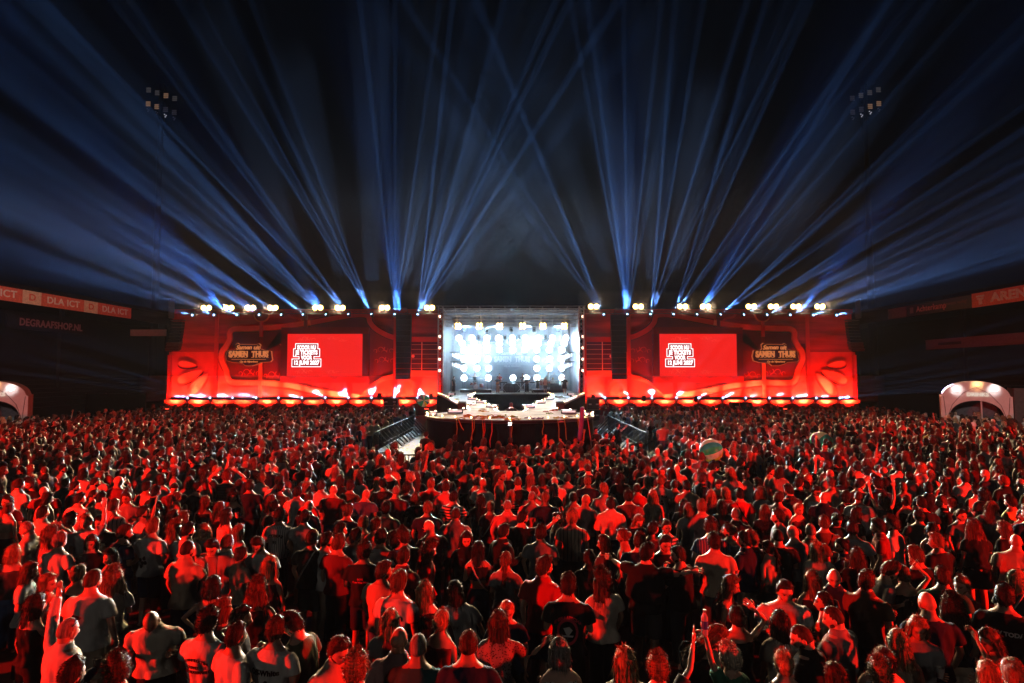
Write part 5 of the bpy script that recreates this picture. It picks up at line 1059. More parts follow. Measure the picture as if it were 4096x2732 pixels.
# tile x y | sex | hair | hair colour | garment | colour | yaw | extras
LIST = '''
A 300 400 w long dark tank black 25 pose=down,chin
A 425 190 w wavy fair tank dots:beige 90 pose=chin,chin
A 250 80 w long red tee white 65
A 850 170 m fade brown tee white 8 fat=.18 h=1.86 skin=2
A 600 640 m buzz grey long white 25 pose=up,hold fat=.15 tag=hand
A 640 1050 m short dark tee black 20
A 1100 1010 m curly_short brown tee dark_grey -40
A 1430 480 m bald dark polo cream 165 pitch=-48 pose=hold,hold lean=0,.35 fat=.15 skin=3
A 1060 150 w curly fair dress cream -25
A 720 110 w bun fair tank black 5
A 1985 230 w bob black crop pink 10 pose=hip,hang
A 2070 430 w long red tee dark_grey 40
A 1930 565 m curly_short dark tee white 18 pose=hang,chin txt=FRAT
A 2185 690 m short dark tee white 38 txt=
A 2230 520 m short dark tee black 70
B 60 250 w curly red tank black 5 pose=hang,hip fat=.1
B 215 640 m short brown tee white 12 txt=OFF
B 440 560 m quiff dark tee olive -80 pitch=-30 lean=-.1,.1 pose=phone,hold
B 800 790 m crop brown polo cream 130 pitch=-25
B 990 1000 m curly_short fair tee black 0
B 1385 190 m quiff light_brown tee white 22 txt=CARH h=1.84
B 1235 80 m quiff brown tee beige 55 txt=
B 1640 270 w halfup blonde tank black 3
B 1900 260 w long dark tee light_grey -10 lean=-.28,.05 pose=hang,down
B 1310 550 w long blonde tee grey 5
B 1390 730 m bald fair long pink 8
B 1570 800 m buzz grey tee teal 5
B 1790 560 w updo blonde tank dark_red 20 pose=down,hold
B 2050 780 m fade brown tee navy 3 h=1.82
B 2335 570 w wavy brown dress grey:dots 5 pose=down,out
C 60 430 w pony blonde tee navy 172 pitch=-14
C 400 40 m quiff brown polo red 55 h=1.88 skin=2 fat=.08
C 640 215 m quiff dark tee black 8 txt=CREST h=1.85
C 565 850 w bob grey tank white:dots -5
C 1180 940 w wavy blonde tee cream 3
C 1490 1000 w spiky fair tee dark_grey 5 pose=hang,point
C 2150 200 w wavy light_brown tank maroon 115 pitch=-16 lean=.05,.1 pose=hang,hang
C 2040 680 w long light_brown tank black 80 pitch=-45 lean=.2,.3
C 2240 520 w updo dark tank black 0 pose=down,head
C 2180 900 w spiky platinum tee green -35 pose=up,hang
D 290 220 m short dark tee white 190 fat=.18 pitch=-14 txt= h=1.8
D 545 150 w clip fair tank black 10
D 720 110 m bald fair long navy 205 pitch=-20
D 990 160 m quiff brown polo brown 50 fat=.1
D 1185 50 m crop brown tee grey 95 pitch=-35 lean=.15,.2 pose=hold,hold
D 1330 110 w bun light_brown tank black 5 pose=down,head pitch=-20
D 1655 120 m short brown tee green 30 txt=SI
D 1825 190 w updo fair tee dark_red -120 pitch=-10
D 1535 350 m bald fair tee navy 8 h=1.84 fat=.1
D 1750 380 w curly dark tank black 5
D 2180 290 m short black tee black 45 txt=GROW h=1.86
D 2270 140 w long blonde tee dark_grey 80
D 655 340 w pony dark tank ochre -70 pitch=-4
D 760 470 m buzz brown polo grey -60 pose=cross,cross fat=.18 pitch=-14
D 500 630 m buzz brown long black -70 pitch=-25 fat=.15
D 270 520 w long dark tee cream 3
D 1430 540 w bob fair tee grey 200 pitch=-20 fat=.12 pose=hold,hang
D 1290 690 w long blonde tank beige 3
D 1125 790 w wavy brown tank white 195 pitch=-30
D 300 880 w updo blonde tee black 5
D 760 1000 w wavy brown tee dark_grey -20
D 1125 960 w spiky fair tee black 10
D 2090 660 w long light_brown tank ochre -95 pose=brow,cross pitch=-14
D 2080 985 w bob blonde tee dark_grey 5
D 2300 1000 m crop fair tee grey 10
E 430 140 m bald dark tee dark_red 170 pitch=-25 fat=.15
E 685 110 m short dark tee maroon 60
E 940 215 m short black tee beige:dots 5 pose=hip,hip
E 730 225 m short dark tee white 40
E 1200 210 m quiff brown tee grey 175
E 1370 110 m quiff dark tee light_grey 20
E 1450 160 m short black polo black 30
E 1640 110 m short dark tee dark_red 150 pitch=-30
E 1840 120 m short dark tee black 60 txt=
E 1920 250 w long red crop black 5
E 2050 310 w long light_brown tank black 20
E 2200 200 w curly dark tank black 170 pose=hold,chin
E 1330 350 m short dark tee white 60
E 1430 370 w long light_brown tank dark_grey 70 pose=down,up
E 1650 210 w pony light_brown tank white 25
E 1610 390 w long brown tee dark_grey 25
E 1710 400 w long light_brown tee maroon 20
E 1420 490 m crop fair tee white 10 txt=FLOWER h=1.86
E 1630 500 w curly fair tank dark_grey 40
E 1750 520 m short black tee white 40
E 1930 520 w halfup blonde tee grey 175 pose=hold,chin
E 1740 700 m buzz dark polo beige 20 pose=hang,ear h=1.88
E 870 630 w bob brown tee black 165
E 1150 540 m quiff brown tee navy 55
E 1060 760 w wavy dark crop white 200 pose=chin,hang fat=.15
E 540 620 m short grey tee white 12 h=1.82
E 110 740 w bob blonde tank dark_grey -10
E 290 490 m buzz grey polo cream -110 pose=hang,chin pitch=-16 fat=.1
E 450 570 w curly fair dress pink 20
E 70 320 w bun light_brown crop beige 5
E 820 430 m crop fair tee white 170 pose=up,down
E 950 440 m short dark tee black 175 pose=hold,side
E 640 430 m curly_short dark tee white 25
E 2015 650 m crop dark tee grey 175 pitch=-30
E 2120 640 m fade light_brown polo grey 20
E 2250 750 w bun dark tee beige 30
E 2230 530 w long fair dress pink 30
E 90 240 m short dark tee dark_red 190
E 150 90 w bob light_brown tank maroon 60
E 880 70 m fade dark tee grey 50
F 270 385 m curly_short dark tee white:pin 5 txt=ROD
F 100 630 m crop dark tee white 190 pitch=-30 fat=.1
F 170 850 w wavy blonde tank maroon 10
F 505 400 m short dark tee light_grey 8
F 570 600 m short brown tee black 10
F 700 610 m short dark tee white 55
F 820 640 m crop light_brown tee maroon 25
F 980 575 m quiff black tee white 40
F 1070 720 m curly_short brown tee black 5 txt=BOYS
F 1220 590 m crop dark tee light_grey 20 txt=LIFE
F 1330 590 w long dark tee black 35
F 1450 580 m curly_short brown tee black -50
F 1430 770 m short brown polo dark_red 25
F 1660 700 w curly red long red 70 pitch=-16
F 2145 700 w long black crop black 5
F 2030 590 w wavy dark long black 170 pitch=-20
F 1705 480 m bald grey tee maroon -60 pitch=-20
F 1670 310 m short fair tee navy 3 txt=NOTE
F 1930 370 m fade brown polo grey 12 fat=.08
F 1910 205 m short dark tee white:hstripe 20
F 1840 110 m short brown tee pink 5
F 1560 220 w bob light_brown tee black -20
F 1370 150 m buzz grey tee maroon 8 fat=.12
F 1275 320 m crop black tee teal 5
F 910 340 m crop light_brown tee navy 25
F 780 140 m bald brown tee dark_red 5 fat=.12
F 665 100 m short brown tee white 10
F 440 160 m short dark tee white 8 txt=
F 540 290 m bald dark long navy 20
F 275 120 m short black tee olive 40
F 215 300 m short black tee black 40
F 190 240 w long red tank white 20
F 520 110 w bob fair tee black 80
F 2165 230 w long dark tee black 5
F 2260 300 w bun fair tee maroon 5
F 830 520 m short dark tee beige 60
F 1060 460 m quiff fair tee dark_grey 0
F 1170 470 m short brown tee beige 30
G 200 400 m short dark tee black 60 pose=down,side skin=0
G 530 410 w bun dark tank light_grey 75
G 675 400 m curly_short blonde tee beige:stripe 8
G 300 205 m buzz grey tee pink 10
G 430 215 m short fair tee navy -5
G 500 130 w long black tee black 40
G 690 210 w bun dark tank light_grey 5
G 795 230 m bald brown tee pink 60
G 1040 270 m short dark hoodie cream 5 txt=CIRC
G 1210 200 m curly_short dark tee dark_red:dots 3
G 1290 125 w bun dark tee red 5
G 1510 55 m short fair tee white 15 txt=ANTI
G 1760 105 m short black tee beige 3
G 1290 410 w long fair tee black 170 pitch=-30
G 1425 510 m short dark tee dark_red 60
G 1560 480 w bun dark tee white:hstripe 175
G 1545 630 m quiff black tee black 175 pitch=-14
G 1700 750 m short brown tee black -75 pose=chin,hang fat=.18
G 1370 735 m crop black cape black 55 pose=hug,hug fat=.2 h=1.84
G 1310 620 m crop brown tee navy 20
G 1175 570 w updo red tank cream -75
G 995 640 w wavy brown dress dark_grey -65
G 840 780 w pony dark tee black 5 fat=.12
G 380 545 m crop dark tee grey 12 txt=
G 50 800 w pony light_brown tee grey 10
G 20 530 m short dark long black 50
G 1780 320 w long fair tee light_grey 5
G 1900 295 m crop fair tee pink 5
G 1985 490 m curly_short brown tee blue:bluepin 5 h=1.84
G 2020 630 m quiff dark tee beige 5 h=1.86
G 2170 520 w updo dark crop white -60
G 2225 370 m buzz grey polo dark_red 5
G 2260 180 m short black tee red 5
G 2320 610 m short dark polo navy -60
G 2090 290 w long dark tee dark_grey 10
G 1990 190 w long blonde tee dark_grey 5
G 2130 170 w bob blonde tee maroon:dots -40
G 2050 80 m short brown tank red 185 pitch=-25
G 70 290 m buzz grey long pink 3
G 1640 90 w bun brown tank grey 20
H 130 310 w long light_brown dress black 15
H 245 530 m buzz dark tee black 5 fat=.15 txt=LAUREL
H 385 490 m bald grey tee grey -25
H 525 480 m buzz grey polo olive 10
H 580 640 w wavy blonde tee cream 5 fat=.1
H 640 410 m short light_brown tee brown 15
H 170 630 w braid dark tank beige -30
H 410 290 w updo blonde tank maroon 170
H 630 190 m bald brown polo navy 50
H 550 120 m short dark tank white 170 pitch=-30
H 730 370 w updo dark tee black 180 pitch=-30
H 900 330 w wavy dark tee black 80
H 880 460 m short dark tee light_grey 25
H 810 610 w bun black polo navy -75 pose=chin,hang
H 1120 440 m quiff dark polo dark_red -55
H 1235 420 m curly_short brown tee white -70
H 930 700 w wavy brown tee black 10 pose=chin,down
H 1620 570 m quiff fair tee black -45
H 1570 470 w long dark tank dark_grey 20
H 1930 460 w curly red dress black 5 fat=.22
H 1800 340 w pony dark tee grey 180
H 1480 240 m short dark tee black 5
H 1660 230 m fade light_brown polo black -70 fat=.12
H 925 80 m curly_short brown tee dark_grey 75 pitch=-25
H 1040 90 w wavy light_brown crop beige 10
H 1150 200 w wavy brown tank dark_grey 5 pose=up,up
H 1850 30 m crop brown tee white 5 fat=.2
H 2200 460 w wavy light_brown tee black -40
H 2290 560 m bald brown tee beige 30 lean=.1,.25 fat=.2
H 2060 270 w long light_brown tee grey 60 pitch=-25
H 2250 230 m crop dark tee yellow -20 pose=hang,chin
H 30 550 m crop fair polo dark_red -30
H 490 30 w wavy blonde tee green 175
H 1340 230 w updo dark tank black 40
H 1680 110 w long dark tee dark_grey 10
H 2330 340 w pony dark tank black -160
'''
def parse(line):
    f = line.split(); d = dict(u=TL[f[0]][0]+float(f[1])/TL[f[0]][2], v=TL[f[0]][1]+float(f[2])/TL[f[0]][2], sex=f[3], hair=f[4], hc=f[5].replace('_', ' '), gar=f[6], m='cloth', yaw=float(f[8]), ex={})
    g_ = f[7].split(':'); names = [x.replace('_', ' ') for x in g_]
    for x in names:
        if x in CLOTH: d['gc'] = x
        else: d['m'] = x
    for e in f[9:]: k, val = e.split('='); d['ex'][k] = val
    return d
RR = random.Random(77)
CREW = []
TXT = {'FRAT': (['FRATERNITÉ ULTIME', 'CROYEZ', 'NOTRE FRATERNITÉ'], 'ink', .038, .03), 'OFF': (['Off-White'], 'ink', .075, 0), 'CARH': (['CARHARTT', 'Wip'], 'ink', .062, .03), 'CREST': (['DE GRAAFSCHAP'], 'inkred', .05, .05), 'SI': (['Sic'], 'inkred', .12, 0), 'GROW': (['GROW TODAY'], 'inkwhite', .062, 0),
       'ROD': (['RODMAN', '91'], 'ink', .085, .02), 'BOYS': (['BOYS', 'C uw Wee Wou'], 'inkred', .036, 0), 'LIFE': (['OUR LIFE', 'IS FRIENDS'], 'ink', .045, 0), 'NOTE': (['~~~~~', '~~~'], 'inkred', .05, 0), 'CIRC': ([], 'inkred', .05, 0), 'ANTI': (['ANTI BLUE'], 'ink', .07, .02), 'LAUREL': ([], 'inkwhite', .05, 0), 'FLOWER': ([], 'ink', .05, 0), '': ([], 'ink', .05, 0)}
def back_shape(o, polys, col, name='shirt_print'):
    V = []; F = []
    for P in polys:
        o_ = len(V)
        for x, z in P: V.append((x, -.155*math.sqrt(max(.1, 1-(x/.21)**2))-.012, z))
        F.append(tuple(range(o_, o_+len(P))))
    return link(name, _mesh(name, V, F, [M[col]], smooth=False), o)
def ring_poly(cx, cz, rx, rz, w_, n=20):
    return [[(cx+rx*k*math.cos(a), cz+rz*k*math.sin(a)) for a, k in ((2*math.pi*i/n, 1), (2*math.pi*(i+1)/n, 1), (2*math.pi*(i+1)/n, 1-w_), (2*math.pi*i/n, 1-w_))] for i in range(n)]
SPECIAL = {}
for ln in LIST.strip().splitlines():
    d = parse(ln); ex = d['ex']; h = float(ex.get('h', 1.78 if d['sex'] == 'm' else 1.67))*RR.uniform(.985, 1.015)
    hz = h*.925; p = atz(d['u'], d['v'], hz)
    pose = tuple(ex['pose'].split(',')) if 'pose' in ex else RR.choice([('hang', 'hang'), ('down', 'down'), ('hold', 'hang'), ('hang', 'hold'), ('hold', 'hold'), ('down', 'hang')])
    lean = tuple(float(x) for x in ex['lean'].split(',')) if 'lean' in ex else (0, 0)
    if 'lean' in ex:   # the head is what was measured: set the feet back
        a = rad(-d['yaw']); lx, ly = lean[0]*.75, lean[1]*.75; p = Vector((p.x-(lx*math.cos(a)-ly*math.sin(a)), p.y-(lx*math.sin(a)+ly*math.cos(a)), 0))
    yaw = d['yaw']; hy = 0
    if abs(yaw) > 35 and abs(yaw) < 110 and RR.random() < .6: hy = math.copysign(30, yaw); yaw -= hy*.9
    o = person(p.x, p.y, yaw, d['sex'], d['hair'], d['hc'], d['gar'], d['gc'], pose, hy, float(ex.get('pitch', -6)), float(ex.get('fat', 0)), lean, h, SKIN[int(ex['skin'])] if 'skin' in ex else RR.choice(SKIN[:4]), m=d['m'], rng=RR, pants=RR.choice(['dark grey', 'black', 'navy', 'blue', 'beige']), low='shorts' if d['sex'] == 'm' and RR.random() < .4 else 'trousers')
    if 'txt' in ex:
        k = ex['txt']; L, c, sz, ar = TXT[k]
        SPECIAL[k or d['u']] = o
        if L: shirt_text(o, L, c, 1.27, sz, arch=ar, bold=.0015 if sz < .05 else .003)
        if k == 'CREST': back_shape(o, ring_poly(0, 1.16, .125, .155, .22), 'inkred'); back_shape(o, [[(-.05, 1.20), (.0, 1.10), (.06, 1.18), (.02, 1.22)], [(-.07, 1.12), (.07, 1.12), (.06, 1.10), (-.06, 1.10)]], 'inkwhite', 'crest_print')
        if k == 'CIRC': back_shape(o, ring_poly(0, 1.22, .09, .09, .15)+ring_poly(0, 1.22, .05, .05, .3), 'inkred')
        if k == 'LAUREL': back_shape(o, [[(-.02-.06*math.sin(t)+s_*.03*math.cos(t)-.005, 1.14+.14*t/1.6), (-.02-.06*math.sin(t)+s_*.045, 1.16+.14*t/1.6), (-.02-.06*math.sin(t)+.0, 1.165+.14*t/1.6)] for t in [i*.25 for i in range(7)] for s_ in (-1, 1)], 'inkwhite')
        if k in ('FLOWER', 'OFF', 'ANTI'): back_shape(o, [[(x+.03*math.cos(a+j)*(1+.3*math.sin(3*a)), z+.03*math.sin(a+j)*(1.2)) for a in [i*math.pi/4 for i in range(8)]] for j, (x, z) in enumerate([(-.04, 1.14), (.03, 1.17), (.0, 1.09), (.05, 1.10), (-.02, 1.04)])], 'ink')
# performers, crew and security
def on(u, v, z, Y=None): return atz(u, v, z) if Y is None else Vector(((u-CX)/FPX*Y, Y, z))
def crew(lab, p, yaw, **k):
    o = person(p.x, p.y, yaw, label=lab, z=p.z, **k); CREW.append(o); return o
g_ = crew('guitarist in dark shirt and light trousers playing at the left of the bright stage', on(1991, 1571, DZ), 200, sex='m', hair='crop', hc='brown', gar='tee', gc='dark grey', pose=('guitar', 'neck'), pants='beige', hyaw=0, pitch=0) if False else crew('guitarist in dark shirt and light trousers playing at the left of the bright stage', on(1991, 1571, DZ), 200, sex='m', hair='crop', hc='brown', gar='tee', gc='dark grey', pose=('guitar', 'neck'), pants='beige')
crew('man in dark shirt playing bass guitar right of the middle of the bright stage', on(2108, 1571, DZ), 165, sex='m', hair='short', hc='dark', gar='tee', gc='black', pose=('guitar', 'neck'), pants='black')
crew('keyboard player behind the keys above the guitarist', Vector((on(1998, 1, DZ, 66.5).x, 66.5, DZ+.3)), 180, sex='m', hair='short', hc='dark', gar='tee', gc='red', pose=('hold', 'hold'))
crew('keyboard player behind the keys left of the bass player', Vector((on(2090, 1, DZ, 66.0).x, 66.0, DZ+.3)), 160, sex='m', hair='short', hc='dark', gar='tee', gc='dark grey', pose=('hold', 'hold'))
crew('drummer sitting behind the drum kit on the bright stage', Vector((on(1900, 1, DZ, 67.6).x, 67.6, DZ+.35)), 180, sex='m', hair='long', hc='brown', gar='tank', gc='black', pose=('side', 'side'), legs='sit')
crew('percussionist standing among drums behind the singers', Vector((on(2193, 1, DZ, 67.5).x, 67.5, DZ+.45)), 180, sex='m', hair='short', hc='dark', gar='tee', gc='grey', pose=('side', 'hold'))
crew('singer in black top and shorts, leftmost of the three singers', on(2151, 1569, DZ), 185, sex='w', hair='pony', hc='dark', gar='tee', gc='black', pose=('hold', 'hang'), low='shorts', pants='black')
crew('singer in pale top and shorts, in the middle of the three singers', on(2181, 1572, DZ), 180, sex='w', hair='wavy', hc='blonde', gar='tee', gc='cream', pose=('hang', 'hold'), low='shorts', pants='dark grey')
crew('blonde singer in pale open shirt, rightmost of the three singers', on(2212, 1570, DZ), 175, sex='w', hair='long', hc='blonde', gar='long', gc='light grey', pose=('hold', 'hang'), low='shorts', pants='dark grey')
crew('man in black coat and shorts walking at the right of the stage', on(2258, 1577, DZ), 190, sex='m', hair='short', hc='dark', gar='dress', gc='black', pose=('hang', 'hang'), legs='walk')
crew('stagehand in black at the left wall of the bright stage', on(1815, 1570, DZ), 120, sex='m', hair='short', hc='dark', gar='tee', gc='black', pants='black')
crew('crew member in black T-shirt standing between the two runways with his back to the crowd'.replace('T-shirt', 'shirt'), Vector((on(2045, 1, 0, 35.0).x, 35.0, .95)), 0, sex='m', hair='short', hc='brown', gar='tee', gc='black', pose=('hip', 'hip'), pants='black')
t = thing('pit_riser', 'black platform between the runways under the crew member in the pit', 'platform', (on(2045, 1, 0, 35.0).x, 35.2, 0)); q = MB(); q.box((0, 0, .465), (1.6, 1.4, .93)); q.build('top', M['black'], t); q = MB(); q.box((0, -.72, .45), (1.4, .03, .8)); q.build('front_panel', M['blackcloth'], t)
for u, Y, yaw, lab, kw in ((1706, 27.5, 30, 'security guard in black standing at the left foot of the round platform', dict(pose=('hang', 'hang'))), (2176, 24.95, 110, 'fair guard in black before the right half of the platform front', dict(hair='short', hc='fair', pose=('cross', 'cross'))), (1822, 25.0, 0, 'broad guard in black long sleeves before the left half of the platform front', dict(gar='long', fat=.2, h=1.88)), (2041, 24.9, 0, 'camera operator in dark shirt before the middle of the platform front', dict(pose=('hold', 'chest'), hair='short')), (2380, 29.5, 160, 'guard in black with folded arms in the right gap, nearest the platform', dict(pose=('hold', 'hold'))), (2413, 27.5, 150, 'guard in black bending over near the right barriers', dict(pose=('hold', 'hold'), lean=(0, .25))), (2445, 26.2, 120, 'third guard in black at the right gap beside the crowd', dict(pose=('hang', 'cross'))), (2466, 31, 80, 'large guard in black leaning on the right barrier row', dict(pose=('hip', 'side'), fat=.3, h=1.9))):
    kk = dict(sex='m', hair='short', hc='dark', gar='tee', gc='black', pants='black'); kk.update(kw); crew(lab, on(u, 1, 0, Y), yaw, **kk)
p = on(2300, 1, 0, 24.9); crew('man in pink shirt with one arm raised, holding up the long blue balloon', p, 175, sex='m', hair='short', hc='dark', gar='tee', gc='pink', pose=('up', 'side'), h=1.82)
q = MB(); a, c = at(2317, 1766, 24.6), at(2330, 1627, 24.6); q.add(tube([a, a+(c-a)*.03, a+(c-a)*.5+Vector((.02, 0, 0)), a+(c-a)*.97, c], [.03, .085, .095, .085, .03], 14)); tag(q.build('stick_balloon', mat('balloon_blue', (.07, .04, .75), .3), smooth=True), 'long blue inflatable stick held upright before the right end of the platform', 'balloon')
t = thing('camera_on_stand', 'small video camera raised on a stand before the platform front', 'camera', (on(2041, 1, 0, 25.2).x, 25.15, 0)); q = MB(); q.bar((0, 0, 0), (0, 0, 2.2), .03); q.build('stand', M['darksteel'], t); q = MB(); q.box((0, 0, 2.3), (.16, .3, .14)); q.box((.0, -.05, 2.42), (.06, .12, .08)); q.add(tube([(0, .14, 2.3), (0, .26, 2.3)], [.05, .055], 10)); q.build('camera_body', M['black'], t); q = MB(); q.box((-.02, -.16, 2.31), (.1, .02, .07)); q.build('screen', E_white, t)
# bar staff in the tent
for i, (x, y, yw, gc_, lab) in enumerate(((30.4, 41.2, 175, 'white', 'bartender in white shirt working at the left of the right tent counter'), (31.6, 42.4, 185, 'black', 'bartender in black shirt in the middle of the right tent'), (32.9, 42.4, 170, 'dark grey', 'bartender in dark grey shirt at the right of the right tent counter'))): crew(lab, Vector((31.2+.7*(x-31.6)+.56*1.75, 40.5-.56*(x-31.6)+.83*1.75, 0)), yw+34, gar='tee', gc=gc_, pose=('hold', 'hold'), sex='m', hair='short', hc='brown')
# instruments
wd_ = M['wood']; chrome = M['steel']; drumm = mat('drum_shell', (.25, .05, .04), .35); skinm = mat('drum_head', (.7, .7, .68), .5)
def kit(x, y, z, name, lab, n):
    t = thing(name, lab, 'drums', (x, y, z)); q = MB(); q.box((0, 0, .17), (3.4, 2.4, .34)); q.build('riser', M['black'], t)
    if n == 0: dr = [(0, -.6, .62, .28, .4, 'Y'), (-.45, -.4, .95, .16, .25, 'Z'), (-.1, -.35, 1.0, .15, .25, 'Z'), (.6, -.3, .75, .22, .4, 'Z'), (-.55, .1, .85, .18, .15, 'Z')]
    else: dr = [(-.7, -.4, 1.05, .15, .55, 'Z'), (-.35, -.45, 1.05, .16, .55, 'Z'), (.3, -.4, 1.1, .2, .2, 'Z'), (.7, -.35, 1.1, .18, .2, 'Z')]
    for (a, b_, c, r, hh, ax) in dr:
        q = MB(); q.lathe([(0, -hh/2), (r, -hh/2), (r, hh/2), (0, hh/2)], (a, b_, c) if ax == 'Z' else (a, b_, c), 16, ax); d = q.build('drum', drumm, t); q = MB(); o = hh/2+.004; q.lathe([(0, -o-.01 if ax == 'Y' else o), (r*.95, -o-.01 if ax == 'Y' else o), (r*.95, (-o+.006) if ax == 'Y' else o+.006)], (a, b_, c), 16, ax); q.build('drum_head', skinm, d)
    for a, b_, c in ((-1.0, -.1, 1.35), (-.55, -.5, 1.5), (.55, -.5, 1.5), (1.0, 0, 1.3)): q = MB(); q.lathe([(0, .03), (.06, .02), (.26, 0), (.26, -.004), (0, -.002)], (a, b_, c), 18); q.bar((a, b_, .34), (a, b_, c), .012); q.bar((a, b_, .7), (a+.2, b_+.2, .34), .01); q.build('cymbal', mat('brass', (.6, .42, .15), .3, .9) if 'BR_' not in globals() else BR_, t)
kit(on(1905, 1, 0, 66.8).x, 66.8, DZ, 'drum_kit', 'drum kit with cymbals on a riser at the left of the bright stage', 0); kit(on(2188, 1, 0, 66.8).x, 66.8, DZ, 'percussion_set', 'congas and percussion on a riser behind the singers', 1)
for u, Y, lab in ((2008, 65.7, 'keyboard on a stand behind the guitarist'), (2083, 65.2, 'keyboard on a stand left of the bass player'), (2120, 65.6, 'second small keyboard right of the bass player')):
    t = thing('keyboard', lab, 'keyboard', (on(u, 1, 0, Y).x, Y, DZ)); q = MB(); q.box((0, 0, 1.12), (1.15, .34, .12)); q.build('keyboard_body', M['black'], t); q = MB(); q.box((0, .08, 1.185), (1.0, .14, .01)); q.build('keys', M['inkwhite'], t); q = MB(); q.bar((-.45, 0, 0), (.45, 0, 1.05), .02); q.bar((.45, 0, 0), (-.45, 0, 1.05), .02); q.build('stand', chrome, t)
for u, Y, w_, lab in ((2028, 66.5, .8, 'guitar amplifier in the middle left of the stage'), (2047, 66.3, .7, 'amplifier with lit panel at the middle of the stage'), (2065, 67, .8, 'dark amplifier behind the middle of the stage'), (2225, 66, 1.4, 'rack of gear at the right of the stage')):
    t = thing('amplifier', lab, 'amplifier', (on(u, 1, 0, Y).x, Y, DZ)); q = MB(); q.box((0, 0, .5), (w_, .4, 1.0)); q.build('cabinet', M['black'], t); q = MB(); q.box((0, -.21, .42), (w_-.1, .02, .7)); q.build('grille', M['darksteel'], t)
for i, u in enumerate((1951, 2047, 2106)): t = thing('lamp_on_stand', f'white lamp on a thin stand among the band, {ORD[i]} from the left', 'stage light', (on(u, 1, 0, 65).x, 65, DZ)); q = MB(); q.bar((0, 0, 0), (0, 0, 1.45), .02); q.bar((0, 0, .3), (.3, 0, 0), .015); q.bar((0, 0, .3), (-.3, 0, 0), .015); q.build('stand', M['darksteel'], t); q = MB(); q.ball((0, 0, 1.55), .10, 10, 7); q.build('lens', E_white, t)
for u, Y, lab in ((1985, 61.7, 'microphone stand before the guitarist'), (2100, 61.7, 'microphone stand before the bass player'), (2150, 61.4, 'microphone stand before the leftmost singer'), (1965, 62.5, 'thin microphone stand at the left of the stage')):
    t = thing('microphone_stand', lab, 'microphone', (on(u, 1, 0, Y).x, Y, DZ)); q = MB(); q.bar((0, 0, 0), (0, 0, 1.5), .014); q.lathe([(0, 0), (.16, 0), (.16, .02), (0, .03)], (0, 0, 0), 12); q.build('stand', M['darksteel'], t); q = MB(); q.bar((0, 0, 1.5), (0, .12, 1.55), .022); q.build('microphone', M['black'], t)
def guitar(o_, x, y, z, lab, colr):
    t = thing('electric_guitar', lab, 'guitar', (x, y, z), (0, 0, 0)); q = MB(); q.poly([(-.2, -.14), (-.05, -.12), (.1, -.15), (.16, -.04), (.10, .03), (.17, .12), (.02, .10), (-.1, .14), (-.22, .05)], -.02, .03); bd = q.build('guitar_body', mat('guitar_finish', colr, .3), t); bd.rotation_euler = (0, rad(-25), 0)
    q = MB(); q.box((-.45+.0, 0, 0), (.62, .025, .045)); q.box((-.78, 0, 0), (.12, .02, .08)); n_ = q.build('guitar_neck', wd_, t); n_.rotation_euler = (0, rad(150), 0)
p = on(1991, 1571, DZ); guitar(None, p.x, p.y-.26, DZ+1.08, 'orange brown electric guitar held by the guitarist', (.5, .2, .06)); p = on(2108, 1571, DZ); guitar(None, p.x, p.y-.26, DZ+1.08, 'dark bass guitar held by the bass player', (.08, .03, .02))
# things people hold
def bottle(p, lab):
    t = thing('water_bottle', lab, 'bottle', p); q = MB(); q.lathe([(0, -.11), (.032, -.11), (.034, .06), (.015, .10), (.014, .11), (0, .11)], (0, 0, 0), 12); q.build('bottle_body', mat('bottle_plastic', (.45, .6, .72), .15), t, smooth=True); q = MB(); q.lathe([(.035, -.05), (.0352, .03)], (0, 0, 0), 12); q.build('label_band', mat('bottle_label', (.05, .12, .5), .4), t); q = MB(); q.lathe([(0, .11), (.016, .11), (.016, .135), (0, .135)], (0, 0, 0), 10); q.build('bottle_cap', mat('bottle_cap', (.2, .45, .5), .4), t)
def cup(p, lab):
    t = thing('plastic_cup', lab, 'cup', p); q = MB(); q.lathe([(0, -.05), (.03, -.05), (.042, .06), (.040, .06), (.028, -.045)], (0, 0, 0), 14); q.build('cup_wall', mat('cup_plastic', (.6, .6, .58), .2), t, smooth=True); q = MB(); q.lathe([(0, .03), (.037, .03), (.037, .035), (0, .035)], (0, 0, 0), 14); q.build('drink', mat('beer', (.5, .3, .05), .2), t)
def wrist_world(o, side):
    d = next(x for x in PEOPLE if x['o'] is o); p = d['pose'][0 if side < 0 else 1]; fat_ = 0
    s, e, wv, c = arm_pts(d['sex'], fat_, side, p); f = (wv-e)/np.linalg.norm(wv-e); q = wv+f*.085; bpy.context.view_layer.update(); return o.matrix_world @ Vector(q)
def near(u, v):
    p = atz(u, v, 1.6); return min(PEOPLE, key=lambda d: (d['x']-p.x)**2+(d['y']-p.y)**2)['o']
bottle(wrist_world(near(2927, 2633), -1)+Vector((0, -.02, .05)), 'blue labelled water bottle held up by the platinum haired woman')
o_ = near(620, 2180)
cup(wrist_world(near(255, 2522), 1)+Vector((0, -.04, .02)), 'clear plastic cup held by the balding man with a raised hand')
for (u, v, sd, lb) in ((3550, 2273, -1, 'plastic cup held by the man in glasses bending forward'), (3667, 2502, -1, 'plastic cup held by the woman in grey facing the camera'), (936, 1989, -1, 'plastic cup held by the curly haired woman facing the camera'), (404, 2087, -1, 'plastic cup held by the dark haired man in black facing the camera')): cup(wrist_world(near(u, v), sd)+Vector((0, 0, .03)), lb)
